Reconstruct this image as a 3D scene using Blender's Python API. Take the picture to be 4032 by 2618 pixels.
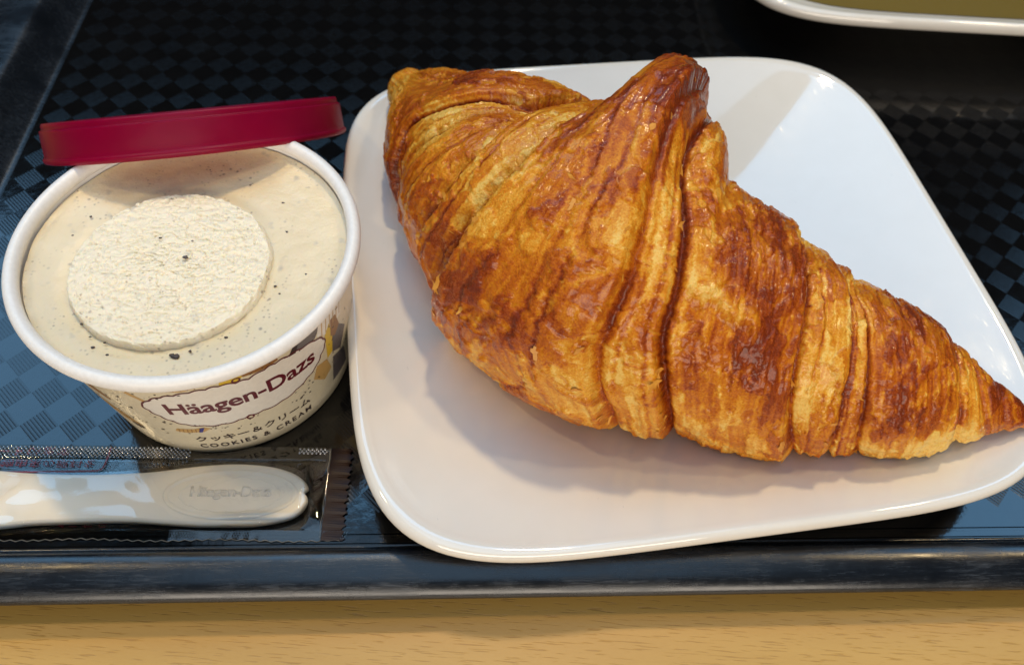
import bpy, bmesh, math, random
import numpy as np
from mathutils import Vector, Matrix

for o_ in list(bpy.data.objects):
    bpy.data.objects.remove(o_)
SC = bpy.context.scene
COL = SC.collection
K = 0.001                      # all shapes below are written in millimetres
rnd = random.Random(7)

# ------------------------------------------------------------------ camera
cam_d = bpy.data.cameras.new('camera'); cam = bpy.data.objects.new('camera', cam_d); COL.objects.link(cam)
cR = Vector((0.99706, 0.06296, 0.04364)); cU = Vector((-0.0766, 0.81947, 0.56798)); cF = Vector((0.0, 0.56965, -0.82188))
m3 = Matrix((cR, cU, -cF)).transposed()
cam.matrix_world = Matrix.Translation((0, 0, 0.17993)) @ m3.to_4x4()
cam_d.sensor_fit = 'HORIZONTAL'; cam_d.sensor_width = 36.0; cam_d.lens = 27.8
cam_d.clip_start = 0.005; cam_d.clip_end = 50
cam_d.dof.use_dof = True; cam_d.dof.focus_distance = 0.168; cam_d.dof.aperture_fstop = 20.0
SC.camera = cam

# ------------------------------------------------------------------ light
world = bpy.data.worlds.new('World'); SC.world = world; world.use_nodes = True
bg = world.node_tree.nodes['Background']
bg.inputs['Color'].default_value = (0.55, 0.60, 0.70, 1); bg.inputs['Strength'].default_value = 0.01

def area(name, loc, aim, sx, sy, power, color, shape='RECTANGLE'):
    d = bpy.data.lights.new(name, 'AREA'); d.shape = shape; d.size = sx
    if shape in ('RECTANGLE', 'ELLIPSE'): d.size_y = sy
    d.energy = power; d.color = color
    ob = bpy.data.objects.new(name, d); COL.objects.link(ob)
    ob.location = loc
    ob.rotation_euler = (Vector(aim) - Vector(loc)).to_track_quat('-Z', 'Y').to_euler()
    return ob
BLUE = (0.27, 0.60, 1.0); WARM = (1.0, 0.74, 0.40)
area('window_light', (-1.10, 1.32, 2.05), (-1.10, 0.13, 0), 2.8, 0.85, 27, BLUE)
area('window_light', (1.75, 1.20, 2.20), (1.75, 0.13, 0), 0.9, 0.8, 9, BLUE)
area('ceiling_light', (0.0, -0.30, 2.30), (0, -0.30, 0), 1.8, 2.4, 19, (0.42, 0.68, 1.0))
area('room_light', (0.1, -1.60, 0.55), (0, 0.13, 0.02), 1.8, 0.7, 26, (1.0, 0.88, 0.74))
area('ceiling_lamp', (-1.20, 0.22, 1.90), (0, 0.13, 0), 0.15, 0.15, 6, WARM, 'DISK')
area('ceiling_lamp', (1.20, 0.42, 1.90), (0, 0.13, 0), 0.15, 0.15, 6.5, WARM, 'DISK')
area('ceiling_lamp', (0.10, 1.00, 2.00), (0, 0.13, 0), 0.15, 0.15, 18, WARM, 'DISK')

SC.view_settings.view_transform = 'Standard'; SC.view_settings.look = 'None'
SC.view_settings.exposure = 0.12; SC.view_settings.gamma = 1.0
SC.render.engine = 'CYCLES'
SC.cycles.max_bounces = 8; SC.cycles.transparent_max_bounces = 16

# ------------------------------------------------------------------ materials
def mat(name):
    m = bpy.data.materials.new(name); m.use_nodes = True
    nt = m.node_tree
    return m, nt, nt.nodes['Principled BSDF']
def node(nt, typ, **kw):
    n = nt.nodes.new(typ)
    for k, v in kw.items():
        if k in n.inputs: n.inputs[k].default_value = v
        else: setattr(n, k, v)
    return n
def ramp(nt, stops, src=None, interp='LINEAR'):
    r = nt.nodes.new('ShaderNodeValToRGB'); r.color_ramp.interpolation = interp
    el = r.color_ramp.elements
    while len(el) < len(stops): el.new(0.5)
    for e, (p, c) in zip(el, stops):
        e.position = p; e.color = (c, c, c, 1) if isinstance(c, (int, float)) else (*c, 1)
    if src is not None: nt.links.new(src, r.inputs[0])
    return r
def coords(nt, scale=(1, 1, 1), kind='Object', rot=(0, 0, 0)):
    t = nt.nodes.new('ShaderNodeTexCoord'); mp = nt.nodes.new('ShaderNodeMapping')
    mp.inputs['Scale'].default_value = scale; mp.inputs['Rotation'].default_value = rot
    nt.links.new(t.outputs[kind], mp.inputs[0]); return mp.outputs[0]
def noise(nt, vec, scale, detail=4, rough=0.55):
    n = node(nt, 'ShaderNodeTexNoise', Scale=scale, Detail=detail, Roughness=rough)
    nt.links.new(vec, n.inputs['Vector']); return n.outputs['Fac']
def bump(nt, b, height, strength, dist):
    n = node(nt, 'ShaderNodeBump', Strength=strength, Distance=dist)
    nt.links.new(height, n.inputs['Height']); nt.links.new(n.outputs[0], b.inputs['Normal'])
    return n
def mixc(nt, fac, a, b_):
    n = nt.nodes.new('ShaderNodeMix'); n.data_type = 'RGBA'
    for sock, v in ((n.inputs[0], fac), (n.inputs[6], a), (n.inputs[7], b_)):
        if hasattr(v, 'links') or isinstance(v, bpy.types.NodeSocket): nt.links.new(v, sock)
        else: sock.default_value = v if isinstance(v, (int, float)) else (*v, 1)
    return n.outputs[2]
def math_(nt, op, a, b_=0.0, clamp=False):
    n = nt.nodes.new('ShaderNodeMath'); n.operation = op; n.use_clamp = clamp
    for i, v in enumerate((a, b_)):
        if isinstance(v, bpy.types.NodeSocket): nt.links.new(v, n.inputs[i])
        else: n.inputs[i].default_value = v
    return n.outputs[0]
def plain(name, col, rough=0.5, spec=0.5, coat=0.0):
    m, nt, b = mat(name)
    v = coords(nt)
    f = noise(nt, v, 900, 3)
    c = mixc(nt, f, tuple(x*0.88 for x in col), tuple(min(1, x*1.08) for x in col))
    nt.links.new(c, b.inputs['Base Color'])
    b.inputs['Roughness'].default_value = rough; b.inputs['Specular IOR Level'].default_value = spec
    b.inputs['Coat Weight'].default_value = coat
    return m

M = {}
# wood table
m, nt, b = mat('wood'); M['wood'] = m
v = coords(nt, rot=(0, 0, math.radians(-4)))
mp = coords(nt, (1, 14, 1), rot=(0, 0, math.radians(-4)))
big = noise(nt, coords(nt, (6, 60, 1)), 1.0, 4)
base = ramp(nt, [(0.3, (0.40, 0.215, 0.036)), (0.7, (0.49, 0.275, 0.056))], big)
d1 = noise(nt, coords(nt, (150, 2700, 1), rot=(0, 0, math.radians(-4))), 1.0, 2.0, 0.45)
dash = ramp(nt, [(0.60, 0.0), (0.66, 1.0)], d1)
c = mixc(nt, math_(nt, 'MULTIPLY', dash.outputs[0], 0.62), base.outputs[0], (0.27, 0.125, 0.016))
fine = noise(nt, coords(nt, (600, 3000, 1)), 1.0, 2)
c = mixc(nt, math_(nt, 'MULTIPLY', fine, 0.18), c, (0.66, 0.43, 0.12))
nt.links.new(c, b.inputs['Base Color']); b.inputs['Roughness'].default_value = 0.38
bump(nt, b, dash.outputs[0], 0.25, -0.0002)
# tray plastic: the floor is clean, the rim is scuffed by use
m, nt, b = mat('tray_plastic'); M['tray'] = m
v = coords(nt)
sm = noise(nt, v, 70, 5, 0.65)
nt.links.new(mixc(nt, sm, (0.0022, 0.0022, 0.0024), (0.0045, 0.0043, 0.0042)), b.inputs['Base Color'])
nt.links.new(ramp(nt, [(0.3, 0.07), (0.7, 0.12)], sm).outputs[0], b.inputs['Roughness'])
b.inputs['IOR'].default_value = 1.55
bump(nt, b, math_(nt, 'ADD', noise(nt, v, 420, 4, 0.6), noise(nt, v, 130, 3, 0.6)), 0.13, 0.0003)
m, nt, b = mat('tray_rib_plastic'); M['tray_rib'] = m
v = coords(nt)
nt.links.new(mixc(nt, noise(nt, v, 70, 4), (0.002, 0.002, 0.0024), (0.005, 0.005, 0.005)), b.inputs['Base Color'])
b.inputs['Roughness'].default_value = 0.17; b.inputs['IOR'].default_value = 1.52
m, nt, b = mat('tray_rim_plastic'); M['tray_rim'] = m
v = coords(nt)
sm = noise(nt, v, 55, 5, 0.65)
def scratch(rot, sx, sy, lo, hi): return ramp(nt, [(lo, 0), (hi, 1)], noise(nt, coords(nt, (sx, sy, 900), rot=(0, 0, rot)), 1.0, 5, 0.75)).outputs[0]
s = math_(nt, 'MAXIMUM', math_(nt, 'MAXIMUM', scratch(0.5, 110, 2000, 0.54, 0.66), scratch(-0.7, 130, 2200, 0.55, 0.66)), scratch(1.3, 160, 1800, 0.56, 0.68))
s = math_(nt, 'MULTIPLY', s, ramp(nt, [(0.38, 0.10), (0.62, 1)], sm).outputs[0])
nt.links.new(mixc(nt, math_(nt, 'MULTIPLY', s, 0.13), mixc(nt, sm, (0.003, 0.004, 0.006), (0.008, 0.011, 0.016)), (0.15, 0.19, 0.24)), b.inputs['Base Color'])
nt.links.new(math_(nt, 'ADD', ramp(nt, [(0.3, 0.18), (0.7, 0.32)], sm).outputs[0], math_(nt, 'MULTIPLY', s, 0.15)), b.inputs['Roughness'])
b.inputs['IOR'].default_value = 1.55
bump(nt, b, math_(nt, 'ADD', noise(nt, v, 300, 4, 0.6), math_(nt, 'MULTIPLY', s, -0.4)), 0.10, 0.0003)
# porcelain
m, nt, b = mat('porcelain'); M['porcelain'] = m
v = coords(nt)
nz = noise(nt, v, 120, 4)
scr = ramp(nt, [(0.62, 0.0), (0.75, 1.0)], noise(nt, coords(nt, (1500, 220, 300), rot=(0, 0, 0.9)), 1.0, 5, 0.75))
mk = ramp(nt, [(0.70, 0.0), (0.76, 1.0)], noise(nt, coords(nt, (700, 380, 300), rot=(0, 0, 0.9)), 1.0, 3, 0.7))
nt.links.new(mixc(nt, math_(nt, 'MULTIPLY', mk.outputs[0], 0.35), mixc(nt, nz, (0.70, 0.665, 0.60), (0.74, 0.71, 0.65)), (0.42, 0.41, 0.40)), b.inputs['Base Color'])
wear = ramp(nt, [(0.35, 0.035), (0.75, 0.09)], noise(nt, v, 35, 5, 0.7))
nt.links.new(math_(nt, 'ADD', wear.outputs[0], math_(nt, 'MULTIPLY', scr.outputs[0], 0.22)), b.inputs['Roughness'])
b.inputs['IOR'].default_value = 1.68
bump(nt, b, noise(nt, v, 30, 2), 0.12, 0.0008)
M['olive'] = plain('olive_glaze', (0.17, 0.115, 0.022), 0.35)
# croissant crust
m, nt, b = mat('crust'); M['crust'] = m
at = node(nt, 'ShaderNodeAttribute'); at.attribute_name = 'bake_shade'
v = coords(nt)
fn = noise(nt, v, 2300, 4, 0.65); fm = noise(nt, v, 620, 5, 0.65)
k = math_(nt, 'ADD', at.outputs['Fac'], math_(nt, 'MULTIPLY', math_(nt, 'SUBTRACT', fn, 0.5), 0.75))
k = math_(nt, 'ADD', k, math_(nt, 'MULTIPLY', math_(nt, 'SUBTRACT', fm, 0.5), 0.45))
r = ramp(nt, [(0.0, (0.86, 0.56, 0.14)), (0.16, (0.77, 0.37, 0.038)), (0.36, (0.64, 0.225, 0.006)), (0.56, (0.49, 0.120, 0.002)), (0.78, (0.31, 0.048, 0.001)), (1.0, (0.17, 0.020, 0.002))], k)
nt.links.new(r.outputs[0], b.inputs['Base Color'])
rg = ramp(nt, [(0.1, 0.46), (0.5, 0.28), (0.9, 0.20)], k)
nt.links.new(math_(nt, 'ADD', rg.outputs[0], math_(nt, 'MULTIPLY', fm, 0.10)), b.inputs['Roughness'])
b.inputs['Specular IOR Level'].default_value = 0.20; b.inputs['Coat Weight'].default_value = 0.50; b.inputs['Coat Roughness'].default_value = 0.16; b.inputs['Coat IOR'].default_value = 1.4; b.inputs['Subsurface Weight'].default_value = 0.12; b.inputs['Subsurface Radius'].default_value = (1.0, 0.4, 0.15); b.inputs['Subsurface Scale'].default_value = 0.0015
bp = bump(nt, b, math_(nt, 'ADD', math_(nt, 'MULTIPLY', fn, 0.5), fm), 0.9, 0.0007)
m, nt, b = mat('flake'); M['flake'] = m
v = coords(nt); f = noise(nt, v, 500, 3)
nt.links.new(ramp(nt, [(0.3, (0.48, 0.17, 0.012)), (0.7, (0.68, 0.31, 0.04))], f).outputs[0], b.inputs['Base Color']); b.inputs['Roughness'].default_value = 0.5
# cup / lid / ice cream
M['paper'] = plain('white_paper', (0.80, 0.79, 0.77), 0.42)
M['cup_print'] = plain('cream_print', (0.66, 0.585, 0.42), 0.30, coat=0.2)
M['plaque'] = plain('plaque_print', (0.74, 0.70, 0.63), 0.30, coat=0.2)
M['burgundy'] = plain('burgundy_print', (0.11, 0.008, 0.014), 0.35)
M['ink'] = plain('dark_ink', (0.035, 0.018, 0.016), 0.4)
M['inkblue'] = plain('blue_ink', (0.03, 0.03, 0.22), 0.4)
M['inkbrown'] = plain('brown_ink', (0.26, 0.12, 0.035), 0.4)
M['inktan'] = plain('tan_ink', (0.50, 0.31, 0.11), 0.4)
M['inkyellow'] = plain('yellow_ink', (0.62, 0.42, 0.03), 0.4)
M['inkgrey'] = plain('grey_ink', (0.13, 0.11, 0.11), 0.4)
m, nt, b = mat('lid_plastic'); M['lid'] = m
v = coords(nt)
nt.links.new(mixc(nt, noise(nt, v, 200, 4), (0.23, 0.001, 0.034), (0.28, 0.002, 0.044)), b.inputs['Base Color'])
nt.links.new(ramp(nt, [(0.35, 0.30), (0.7, 0.46)], noise(nt, v, 90, 5)).outputs[0], b.inputs['Roughness']); b.inputs['Specular IOR Level'].default_value = 0.3
b.inputs['Subsurface Weight'].default_value = 0.15; b.inputs['Subsurface Radius'].default_value = (1, 0.1, 0.15); b.inputs['Subsurface Scale'].default_value = 0.001
bump(nt, b, noise(nt, v, 350, 4), 0.12, 0.0003)
tl = node(nt, 'ShaderNodeBsdfTranslucent'); tl.inputs[0].default_value = (0.75, 0.04, 0.14, 1)
mx = nt.nodes.new('ShaderNodeMixShader'); mx.inputs[0].default_value = 0.42
nt.links.new(b.outputs[0], mx.inputs[1]); nt.links.new(tl.outputs[0], mx.inputs[2]); nt.links.new(mx.outputs[0], nt.nodes['Material Output'].inputs[0])
def icecream(name, colA, colB, rough, bstr):
    m, nt, b = mat(name)
    v = coords(nt)
    base = mixc(nt, noise(nt, v, 110, 5, 0.6), colA, colB)
    def specks(scale, th, dens, seed):
        mpv = coords(nt, (scale, scale, scale)); 
        vo = node(nt, 'ShaderNodeTexVoronoi', Scale=1.0); nt.links.new(mpv, vo.inputs['Vector'])
        near = ramp(nt, [(th*0.35, 1.0), (th*1.15, 0.0)], vo.outputs['Distance'])
        pick = ramp(nt, [(1-dens-0.01, 0.0), (1-dens, 1.0)], vo.outputs['Color'])
        clus = ramp(nt, [(0.45, 0.0), (0.6, 1.0)], noise(nt, v, 90, 2))
        return math_(nt, 'MULTIPLY', math_(nt, 'MULTIPLY', near.outputs[0], pick.outputs[0]), clus.outputs[0])
    s1 = specks(1100, 0.36, 0.36, 1); s2 = specks(520, 0.24, 0.30, 2)
    soft = ramp(nt, [(0.63, 0.0), (0.78, 1.0)], noise(nt, v, 260, 2))
    c = mixc(nt, math_(nt, 'MULTIPLY', soft.outputs[0], 0.55), base, (0.38, 0.36, 0.33))
    c = mixc(nt, math_(nt, 'MULTIPLY', s1, 0.50), c, (0.14, 0.09, 0.07))
    c = mixc(nt, math_(nt, 'MULTIPLY', s2, 0.60), c, (0.10, 0.08, 0.085))
    nt.links.new(c, b.inputs['Base Color'])
    b.inputs['Roughness'].default_value = rough
    b.inputs['Subsurface Weight'].default_value = 0.35; b.inputs['Subsurface Radius'].default_value = (1.0, 0.7, 0.35); b.inputs['Subsurface Scale'].default_value = 0.002
    bump(nt, b, noise(nt, v, 1300, 4, 0.6), bstr, 0.0005)
    return m
M['ice'] = icecream('ice_cream', (0.74, 0.605, 0.385), (0.80, 0.68, 0.46), 0.33, 0.25)
M['ice_top'] = icecream('ice_cream_rough', (0.82, 0.72, 0.53), (0.88, 0.80, 0.64), 0.55, 0.35)
M['cookie'] = plain('cookie', (0.075, 0.058, 0.055), 0.6)
# spoon + film
m, nt, b = mat('ivory_plastic'); M['ivory'] = m
v = coords(nt)
nt.links.new(mixc(nt, noise(nt, v, 150, 4), (0.80, 0.745, 0.64), (0.85, 0.80, 0.71)), b.inputs['Base Color']); b.inputs['Roughness'].default_value = 0.32
b.inputs['Subsurface Weight'].default_value = 0.2; b.inputs['Subsurface Radius'].default_value = (1, 0.8, 0.5); b.inputs['Subsurface Scale'].default_value = 0.001
def film(name, tint, bias):
    m = bpy.data.materials.new(name); m.use_nodes = True; nt = m.node_tree
    nt.nodes.remove(nt.nodes['Principled BSDF'])
    out = nt.nodes['Material Output']
    tr = node(nt, 'ShaderNodeBsdfTransparent'); tr.inputs[0].default_value = (*tint, 1)
    gl = node(nt, 'ShaderNodeBsdfGlossy'); gl.inputs['Roughness'].default_value = 0.035; gl.inputs[0].default_value = (1, 1, 1, 1)
    fr = node(nt, 'ShaderNodeFresnel', IOR=1.5)
    fac = math_(nt, 'ADD', math_(nt, 'MULTIPLY', fr.outputs[0], 0.9), bias, True)
    mx = nt.nodes.new('ShaderNodeMixShader')
    nt.links.new(fac, mx.inputs[0]); nt.links.new(tr.outputs[0], mx.inputs[1]); nt.links.new(gl.outputs[0], mx.inputs[2])
    nt.links.new(mx.outputs[0], out.inputs[0])
    bn = node(nt, 'ShaderNodeBump', Strength=0.02, Distance=0.0004)
    nt.links.new(noise(nt, coords(nt), 260, 2), bn.inputs['Height']); nt.links.new(bn.outputs[0], gl.inputs['Normal'])
    return m
M['film'] = film('clear_film', (0.965, 0.955, 0.94), 0.01)
M['film_seal'] = film('sealed_film', (0.80, 0.765, 0.70), 0.03)
M['brown_film'] = plain('brown_film', (0.016, 0.0035, 0.0025), 0.35, 0.25)
M['redprint'] = plain('red_print', (0.22, 0.012, 0.03), 0.4)

# ------------------------------------------------------------------ helpers
def tag(o, label=None, cat=None, group=None, kind=None):
    if label: o['label'] = label
    if cat: o['category'] = cat
    if group: o['group'] = group
    if kind: o['kind'] = kind
    return o
def empty(name, loc=(0, 0, 0), rz=0.0):
    o = bpy.data.objects.new(name, None); COL.objects.link(o); o.empty_display_size = 0.01
    o.location = [c*K for c in loc]; o.rotation_euler = (0, 0, rz); return o
def mesh_obj(name, verts, faces, material, parent=None, smooth=True):
    me = bpy.data.meshes.new(name)
    me.from_pydata([(x*K, y*K, z*K) for x, y, z in verts], [], faces); me.update()
    if smooth: me.polygons.foreach_set('use_smooth', [True]*len(me.polygons))
    me.materials.append(material)
    o = bpy.data.objects.new(name, me); COL.objects.link(o)
    if parent: o.parent = parent
    return o
def grid_mesh(name, P, material, parent=None, wrap_u=False, wrap_v=False, face_mask=None, attr=None, smooth=True):
    """P (nu,nv,3) in mm -> one mesh, numpy fast path"""
    nu, nv = P.shape[:2]
    idx = np.arange(nu*nv).reshape(nu, nv)
    a = idx if wrap_u else idx[:-1]; a2 = np.roll(idx, -1, 0) if wrap_u else idx[1:]
    if wrap_v: q = np.stack([a, a2, np.roll(a2, -1, 1), np.roll(a, -1, 1)], -1)
    else: q = np.stack([a[:, :-1], a2[:, :-1], a2[:, 1:], a[:, 1:]], -1)
    if face_mask is not None: q = q[face_mask]
    q = q.reshape(-1, 4)
    used, inv = np.unique(q, return_inverse=True); q = inv.reshape(-1, 4)
    V = P.reshape(-1, 3)[used]*K
    me = bpy.data.meshes.new(name)
    me.vertices.add(len(V)); me.vertices.foreach_set('co', V.astype(np.float32).ravel())
    me.loops.add(q.size); me.loops.foreach_set('vertex_index', q.astype(np.int32).ravel())
    me.polygons.add(len(q)); me.polygons.foreach_set('loop_start', np.arange(0, q.size, 4, dtype=np.int32))
    me.polygons.foreach_set('use_smooth', np.full(len(q), smooth))
    me.update(calc_edges=True)
    if attr:
        for nm, arr in attr.items():
            at = me.attributes.new(nm, 'FLOAT', 'POINT'); at.data.foreach_set('value', arr.reshape(-1)[used].astype(np.float32))
    me.materials.append(material)
    o = bpy.data.objects.new(name, me); COL.objects.link(o)
    if parent: o.parent = parent
    return o
def lathe(name, prof, material, parent=None, n=128, a0=0, a1=2*math.pi):
    full = abs(a1-a0-2*math.pi) < 1e-6
    t = np.linspace(a0, a1, n, endpoint=not full)
    prof = np.array(prof, float)
    P = np.stack([prof[None, :, 0]*np.cos(t)[:, None], prof[None, :, 0]*np.sin(t)[:, None], np.repeat(prof[None, :, 1], n, 0)], -1)
    return grid_mesh(name, P, material, parent, wrap_u=full)
def smooth_prof(pts, n=6):
    pts = [np.array(p, float) for p in pts]; out = []
    for i in range(len(pts)-1):
        p0 = pts[max(i-1, 0)]; p1 = pts[i]; p2 = pts[i+1]; p3 = pts[min(i+2, len(pts)-1)]
        for k in range(n):
            t = k/n
            out.append(0.5*((2*p1)+(-p0+p2)*t+(2*p0-5*p1+4*p2-p3)*t*t+(-p0+3*p1-3*p2+p3)*t**3))
    out.append(pts[-1]); return np.array(out)
def _hash(ix, iy, iz, seed):
    h = (ix.astype(np.int64)*374761393 + iy.astype(np.int64)*668265263 + iz.astype(np.int64)*2147483647 + seed*1274126177) & 0xFFFFFFFF
    h = ((h ^ (h >> 13))*1274126177) & 0xFFFFFFFF
    h = h ^ (h >> 16)
    return (h & 0xFFFFFF)/float(0xFFFFFF)
def vnoise(x, y, z=None, seed=0):
    if z is None: z = np.zeros_like(x)
    ix, iy, iz = np.floor(x), np.floor(y), np.floor(z)
    fx, fy, fz = x-ix, y-iy, z-iz
    fx, fy, fz = [f*f*(3-2*f) for f in (fx, fy, fz)]
    def c(a, b, d): return _hash(ix+a, iy+b, iz+d, seed)
    x00 = c(0, 0, 0)*(1-fx)+c(1, 0, 0)*fx; x10 = c(0, 1, 0)*(1-fx)+c(1, 1, 0)*fx
    x01 = c(0, 0, 1)*(1-fx)+c(1, 0, 1)*fx; x11 = c(0, 1, 1)*(1-fx)+c(1, 1, 1)*fx
    return (x00*(1-fy)+x10*fy)*(1-fz)+(x01*(1-fy)+x11*fy)*fz
def fbm(x, y, z=None, oct=4, seed=0):
    t = 0; a = 0.5; s = 0
    for i in range(oct):
        f = 2.03**i
        t = t+a*vnoise(x*f, y*f, None if z is None else z*f, seed+i*17); s += a; a *= 0.5
    return t/s-0.5

# ------------------------------------------------------------------ table
v = [(-900, -120, -3.2), (1000, -120, -3.2), (1000, 900, -3.2), (-900, 900, -3.2),
     (-900, -120, -28), (1000, -120, -28), (1000, 900, -28), (-900, 900, -28)]
f = [(0, 1, 2, 3), (7, 6, 5, 4), (0, 4, 5, 1), (1, 5, 6, 2), (2, 6, 7, 3), (3, 7, 4, 0)]
tag(mesh_obj('tabletop', v, f, M['wood'], smooth=False), kind='structure')

# ------------------------------------------------------------------ tray
TROT = math.radians(5.2)
tray = empty('serving_tray', (0, 0, 0), TROT)
tag(tray, 'black plastic serving tray with woven texture under the white plate', 'tray')
TX0, TX1, TY0, TY1, TRAD = -142.0, 262.0, 64.4, 420.0, 26.0
def rrect(d, n=14):
    """rounded rectangle grown outward by d"""
    pts = []; r = TRAD+d
    for cx, cy, a in ((TX1-TRAD, TY0+TRAD, -90), (TX1-TRAD, TY1-TRAD, 0), (TX0+TRAD, TY1-TRAD, 90), (TX0+TRAD, TY0+TRAD, 180)):
        for i in range(n+1):
            t = math.radians(a+90*i/n); x_ = cx+r*math.cos(t)
            if x_ < TX0: x_ = TX0+(x_-TX0)*2.1          # the side rims are broader than the front one
            pts.append((x_, cy+r*math.sin(t)))
    return np.array(pts)
prof = smooth_prof([(0, 0), (0.9, 0.25), (2.6, 4.0), (3.9, 8.0), (4.7, 9.7), (5.9, 10.3), (8.2, 10.25), (11.2, 9.3), (13.4, 7.9), (14.3, 6.7), (14.3, 6.0), (13.5, 5.5), (12.4, 3.2), (11.6, 0.5), (11.0, -2.2), (10.2, -2.95), (8.0, -2.95)], 4)
P = np.stack([np.c_[rrect(d), np.full(60, z)] for d, z in prof], 1)
P = np.concatenate([P, P[:1]], 0)
rim = grid_mesh('rim', P, M['tray_rim'], tray)
# floor sheet: closed polygon at z=0 with grooves cut as inset strips
fl = rrect(0.0)
me_v = [(x, y, 0.0) for x, y in fl] + [(x, y, -2.95) for x, y in rrect(8.0)]
n = len(fl)
floor_ = mesh_obj('floor', me_v, [tuple(range(n)), tuple(range(2*n-1, n-1, -1))], M['tray'], tray, smooth=False)
# raised flat bands along the front edge (two bands parted by a groove)
def bar(name, x0, x1, y0, y1, z0, z1, material, parent, bev=0.15):
    v = [(x0, y0, z0), (x1, y0, z0), (x1, y1, z0), (x0, y1, z0), (x0+bev, y0+bev, z1), (x1-bev, y0+bev, z1), (x1-bev, y1-bev, z1), (x0+bev, y1-bev, z1)]
    f = [(4, 5, 6, 7), (0, 1, 5, 4), (1, 2, 6, 5), (2, 3, 7, 6), (3, 0, 4, 7)]
    return mesh_obj(name, v, f, material, parent, smooth=False)
bar('floor_band', TX0+18, TX1-18, 66.8, 71.2, 0.0, 0.32, M['tray'], tray)
bar('floor_band', TX0+18, TX1-18, 64.6, 66.2, 0.0, 0.32, M['tray'], tray)
# woven relief: ribbed squares standing on a diagonal checker
TS = 6.72
def rib_mesh(name='ribbed_tile'):
    vs, fs = [], []
    nr = 8; w = TS/nr
    prof = [(0.0, 0.004), (0.2, 0.024), (0.5, 0.034), (0.8, 0.024), ]
    xs = [(i*w+a*w, z) for i in range(nr) for a, z in prof]+[(TS, 0.004)]
    for y in (0.12, TS-0.12):
        for x, z in xs: vs.append((x-TS/2, y-TS/2, z))
    N = len(xs)
    for i in range(N-1): fs.append((i, i+1, N+i+1, N+i))
    for i in range(nr):                      # end caps
        a = i*4; fs.append((a+4, a+3, a+2, a+1, a)); fs.append((N+a, N+a+1, N+a+2, N+a+3, N+a+4))
    return vs, fs
vs, fs = rib_mesh()
ang = math.radians(45)
ex = np.array([math.cos(ang), math.sin(ang)])*TS; ey = np.array([math.sin(ang), -math.cos(ang)])*TS
# ribs run along ey ; anchor one tile corner
c0, s0 = math.cos(-TROT), math.sin(-TROT)
A = np.array([-115.1, 81.0]); anchor = np.array([A[0]*c0-A[1]*s0, A[0]*s0+A[1]*c0])
spots = []
for i in range(-60, 61):
    for j in range(-60, 61):
        if (i+j) % 2: continue
        c = anchor+ex*(i+0.5)+ey*(j-0.5)
        if TX0+5 < c[0] < TX1-5 and 76.3 < c[1] < TY1-5:
            wx, wy = c[0]*math.cos(TROT)-c[1]*math.sin(TROT), c[0]*math.sin(TROT)+c[1]*math.cos(TROT)
            d = np.array([wx, wy, -179.9]); z = d@np.array(cF); px = (d@np.array(cR))/z; py = (d@np.array(cU))/z
            hidden = (-40 < wx < 118 and 68 < wy < 215)
            seen = abs(px) < 0.70 and abs(py) < 0.47 and not hidden
            spots.append((0 if seen else 1, z, c))
spots.sort(key=lambda s: (s[0], s[1]))
first = None
for k_, (sn, z, c) in enumerate(spots):
    if k_ < 290 and sn == 0:
        if first is None:
            first = mesh_obj('ribbed_tile', [(x, -y, z_) for x, y, z_ in vs], [t[::-1] for t in fs], M['tray_rib'], floor_, smooth=False); o = first
        else:
            o = first.copy(); COL.objects.link(o); o.parent = floor_
        o.location = (c[0]*K, c[1]*K, 0.0); o.rotation_euler = (0, 0, ang)
rest_v, rest_f = [], []
ca, sa = math.cos(ang), math.sin(ang)
for k_, (sn, z, c) in enumerate(spots):
    if not (k_ < 290 and sn == 0):
        b0 = len(rest_v)
        rest_v += [(c[0]+x*ca+y*sa, c[1]+x*sa-y*ca, z_) for x, y, z_ in vs]
        rest_f += [tuple(b0+i for i in t[::-1]) for t in fs]
tag(mesh_obj('woven_relief', rest_v, rest_f, M['tray_rib'], floor_, smooth=False), kind='stuff')

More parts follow.
